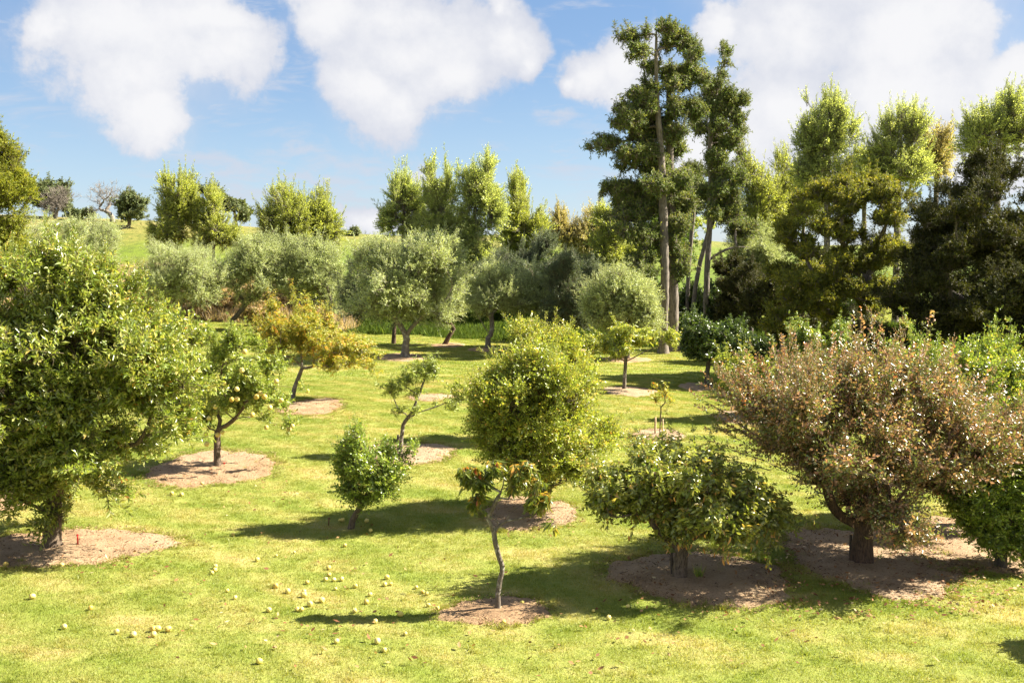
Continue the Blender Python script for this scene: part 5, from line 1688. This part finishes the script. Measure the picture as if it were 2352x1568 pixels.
# on the tree: parts of the quince tree
tb = TREES['B']
for i, (px, py) in enumerate([(500, 998), (511, 992), (472, 997), (532, 917), (545, 916), (589, 911), (598, 903), (608, 911), (646, 919), (706, 898), (664, 985), (672, 978), (612, 981), (495, 934),
                              (580, 952), (475, 1019), (437, 821), (562, 807), (544, 893), (555, 850), (620, 935), (480, 960), (515, 880), (635, 875)]):
    dy = -.25 if py > 980 else -(.25 + 1.15 * math.sqrt(max(0, 1 - ((px - 575) / 135) ** 2)) * rq.uniform(.75, 1.0))
    p = at(px, py, tb.location[1] + dy)
    o = link('fruit', QM[i % 5], tb, Vector(p) - tb.location)
    o.scale = (rq.uniform(.054, .066),) * 3
    o.rotation_euler = (rq.uniform(-.6, .6) + PI, rq.uniform(-.6, .6), rq.uniform(0, 6))
FRUIT = [  # place in the photograph's grid and what sets the fruit apart
    (14, 1300, 'yellow quince at the left margin below the big mulch circle'),
    (143, 1301, 'pale quince on the lower rim of the big left mulch circle'),
    (75, 1375, 'lone quince on the grass near the left edge, below the mulch rim'),
    (208, 1401, 'lone quince between the left edge one and the lower row of four'),
    (148, 1444, 'lone quince lowest at the left of the lawn'),
    (268, 1455, 'quince at the left end of the lower row, right of the lone lowest one'),
    (307, 1462, 'quince just left of the cluster of three on the low left lawn'),
    (352, 1450, 'upper left quince of the tight cluster of three on the low left lawn'),
    (363, 1449, 'upper right quince of the tight cluster of three on the low left lawn'),
    (353, 1462, 'front quince of the tight cluster of three on the low left lawn'),
    (387, 1450, 'quince just right of the tight cluster of three'),
    (495, 1305, 'rear quince of the column of three left of centre'),
    (494, 1313, 'middle quince of the column of three left of centre'),
    (487, 1319, 'front quince of the column of three left of centre'),
    (522, 1360, 'small quince below the column of three, beside a brown leaf'),
    (540, 1376, 'quince right and below the small one under the column of three'),
    (536, 1231, 'single quince left of the small tree shadow'),
    (591, 1289, 'half-hidden quince in longer grass right of the column of three'),
    (618, 1405, 'pale quince midway along the lower centre-left lawn'),
    (633, 1350, 'quince leftmost of the wide scatter under the leaning pear'),
    (661, 1362, 'quince between the leftmost of the scatter and the touching pair'),
    (676, 1271, 'quince on open grass below the small tree shadow'),
    (635, 1279, 'tiny pale quince below left of the small tree shadow'),
    (706, 1341, 'quince above the touching pair in the scatter'),
    (699, 1362, 'upper one of the touching pair in the scatter'),
    (698, 1371, 'lower one of the touching pair in the scatter'),
    (748, 1334, 'left quince of the short row of three below the stacked two'),
    (767, 1335, 'middle quince of the short row of three below the stacked two'),
    (785, 1334, 'right quince of the short row of three below the stacked two'),
    (756, 1324, 'lower browned quince of the two stacked above the row of three'),
    (755, 1308, 'upper quince of the two stacked above the row of three'),
    (771, 1355, 'small quince under the row of three'),
    (816, 1350, 'round quince right of the row of three'),
    (850, 1369, 'quince at the upper edge of the sapling leaf shadow'),
    (712, 1392, 'shaded quince at the left tip of the sapling shadow'),
    (739, 1383, 'shaded quince inside the left part of the sapling shadow'),
    (683, 1404, 'left of two quinces touching below the shadow tip'),
    (692, 1404, 'right of two quinces touching below the shadow tip'),
    (815, 1407, 'quince in the gap between two streaks of the sapling shadow'),
    (842, 1387, 'shaded quince in the upper streak of the sapling shadow'),
    (884, 1346, 'lower of two quinces above the right shadow streak'),
    (889, 1330, 'upper of two quinces above the right shadow streak'),
    (898, 1344, 'small reddish fallen fruit right of the two above the streak'),
    (920, 1416, 'quince at the right end of the trunk shadow, left of the mulch circle'),
    (862, 1431, 'dull brown fallen fruit below the sapling shadow'),
    (931, 1459, 'quince left and below the small mulch circle'),
    (867, 1478, 'quince in a straw-coloured patch low centre'),
    (883, 1497, 'largest-looking quince lowest in the centre'),
    (773, 1477, 'quince low centre-left beside a curled leaf'),
    (596, 1524, 'browned quince nearest the bottom edge'),
    (792, 1256, 'lone quince below the leaning pear trunk'),
    (851, 1222, 'quince right of the leaning pear trunk, farther one lower'),
    (842, 1200, 'quince closest to the leaning pear on its right'),
    (781, 1198, 'left of two pale quinces behind the leaning pear trunk'),
    (787, 1198, 'right of two pale quinces behind the leaning pear trunk'),
    (956, 1352, 'small quince above the touching pair left of the mulch circle'),
    (971, 1363, 'left of the touching pair above the small mulch circle'),
    (980, 1367, 'right of the touching pair above the small mulch circle'),
    (984, 1393, 'left of two quinces at the left rim of the small mulch circle'),
    (1005, 1400, 'right of two quinces at the left rim of the small mulch circle'),
    (1157, 1433, 'quince on the front rim of the small mulch circle'),
    (92, 1233, 'orange-yellow quince in shade left of the big trunk'),
    (395, 1137, 'left of two quinces on grass below the quince tree circle'),
    (417, 1139, 'right of two quinces on grass below the quince tree circle'),
    (1363, 1406, 'quince in the grass right of the small mulch circle, upper one'),
    (1398, 1423, 'quince in the grass right of the small mulch circle, lower one'),
    (1442, 1396, 'small quince at the edge of the persimmon shadow'),
    (464, 1113, 'orange quince on the bare earth in front of the quince trunk'),
    (1199, 1388, 'orange-red rotting fruit on the small mulch circle'),
]
for i, (px, py, lab) in enumerate(FRUIT):
    r = rq.uniform(.034, .048) * (.75 if 'small' in lab or 'tiny' in lab else 1)
    p = hit(px, py)
    o = bpy.data.objects.new('fallen_quince', QM[i % 5])
    o.location = (p[0], p[1], p[2] + r * .7 + .012)
    o.scale = (r,) * 3
    o.rotation_euler = (rq.uniform(-1.5, 1.5), rq.uniform(-1.5, 1.5), rq.uniform(0, 6))
    COL.objects.link(o)
    tag(o, lab, 'fruit', 'fallen fruit on the lawn')

# a few single fallen leaves big enough to see
LEAFS = [(785, 1444, 'brown curled leaf left of the quince lowest in the centre'), (762, 1461, 'tan crumpled leaf just above the low centre-left quince'), (754, 1500, 'orange leaf pair on straw grass low centre'),
         (500, 1486, 'dark brown leaf low on the left lawn'), (632, 1489, 'pale leaf low centre-left'), (850, 1476, 'small dark leaf left of the straw patch quince'),
         (1054, 1494, 'dark red-brown leaf below the small mulch circle, left one'), (1085, 1490, 'rusty leaf below the small mulch circle, right one'), (1208, 1522, 'dark leaf on the bottom lawn near the centre'),
         (1433, 1530, 'rusty leaf on the bottom lawn right of centre'), (1371, 1545, 'brown leaf near the bottom edge right of centre'), (2158, 1526, 'reddish leaf low on the right lawn'),
         (1160, 1322, 'dark red leaf left of the sapling trunk bend'), (1384, 1389, 'red leaf at the left rim of the persimmon mulch'), (288, 1312, 'red leaf under the rim of the big left mulch circle'),
         (492, 1261, 'small red-brown leaf left of the lower lawn centre'), (1846, 1480, 'tan leaf on the lawn below the persimmon circle')]
lm = []
for j in range(4):
    v, f, a = leaf_geo(np.zeros((1, 3)), np.array([[1.0, 0, 0]]), np.array([[0, 0, 1.0]]), np.ones(1), np.array([.55]), np.array([.1 + .25 * j]), 1, -.22)
    lm.append(mesh('fallen_leaf', v, [f], M_FALL, False, a))
for i, (px, py, lab) in enumerate(LEAFS):
    p = hit(px, py)
    o = bpy.data.objects.new('fallen_leaf', lm[i % 4])
    o.location = (p[0], p[1], p[2] + .05)
    o.scale = (.11,) * 3
    o.rotation_euler = (rq.uniform(-.4, .4), rq.uniform(-.4, .4), rq.uniform(0, 6))
    COL.objects.link(o)
    tag(o, lab, 'leaf', 'single fallen leaves on the lawn')


# ------------------------------------------------------------------ pegs and stakes
def stick(name, label, cat, px, py, h, r, mat, lean=(0, 0), head=None, group=None, k=6):
    p = hit(px, py)
    root = empty(name, p, label, cat, group)
    n = 5
    t = np.linspace(0, 1, n)
    pts = np.stack([lean[0] * t, lean[1] * t, -.05 + (h + .05) * t], 1)
    rr = np.full(n, r)
    rr[0] *= .7
    rr[-1] *= .92
    v, f = tubes([(pts, rr)], k)
    v = np.concatenate([v, [pts[-1] + [0, 0, r * .15]]])
    i = np.arange(k)
    cap = np.stack([np.full(k, len(v) - 1), (n - 1) * k + i, (n - 1) * k + (i + 1) % k], 1)
    link('shaft', mesh('shaft', v, [f, cap], mat, False), root)
    if head:
        hp = pts[-1] + np.array([0, 0, 0])
        v, f = tubes([(np.array([hp - [head, 0, .02], hp, hp + [head, 0, -.02]]), np.full(3, r * .8))], 6)
        link('head', mesh('head', v, [f], mat, True), root)
    return root


M_RED = plain('red_plastic', (0.55, 0.035, 0.02), .4, .15, 20, .05)
M_RUST = plain('rusty_iron', (0.16, 0.06, 0.03), .9, .4)
M_WOOD = plain('pale_timber', (0.42, 0.30, 0.17), .85, .25, 14)
M_DWOOD = plain('dark_timber', (0.075, 0.055, 0.04), .9, .3, 14)
stick('marker_peg', 'bright red marker peg standing in the mulch right of the big left trunk', 'peg', 179, 1254, .23, .016, M_RED, head=.02)
stick('marker_peg', 'small red marker peg at the foot of the quince trunk', 'peg', 515, 1070, .10, .016, M_RED, head=.03)
stick('rusty_peg', 'short rusty upright peg in the grass left of the leaning pear trunk', 'peg', 754, 1207, .17, .013, M_RUST, (.02, 0), head=.03)
stick('tree_stake', 'left pale wooden stake beside the thin rusty stripling', 'stake', 1505, 998, .56, .033, M_WOOD, k=4)
stick('tree_stake', 'right pale wooden stake beside the thin rusty stripling', 'stake', 1521, 1003, .56, .033, M_WOOD, (.01, 0), k=4)
stick('tree_stake', 'dark square stake against the trunk of the sparse grey-branched tree', 'stake', 915, 1040, .52, .045, M_DWOOD, k=4)
stick('tree_stake', 'short dark stake just left of the persimmon trunk', 'stake', 1545, 1322, .40, .028, M_DWOOD, (-.03, 0), k=5)
stick('tree_stake', 'slim dark stake left of the stout plum trunk', 'stake', 1953, 1284, .45, .025, M_DWOOD, k=5)

# a weed in the persimmon circle and a gnarled stump by the middle tree
pw = hit(1606, 1328)
wd = tuft('weed', 60, .05, .24, .012, .35, 500, L_PEAR)
wd.location = pw
COL.objects.link(wd)
tag(wd, 'small upright weed tuft right of the persimmon trunk', 'weed')
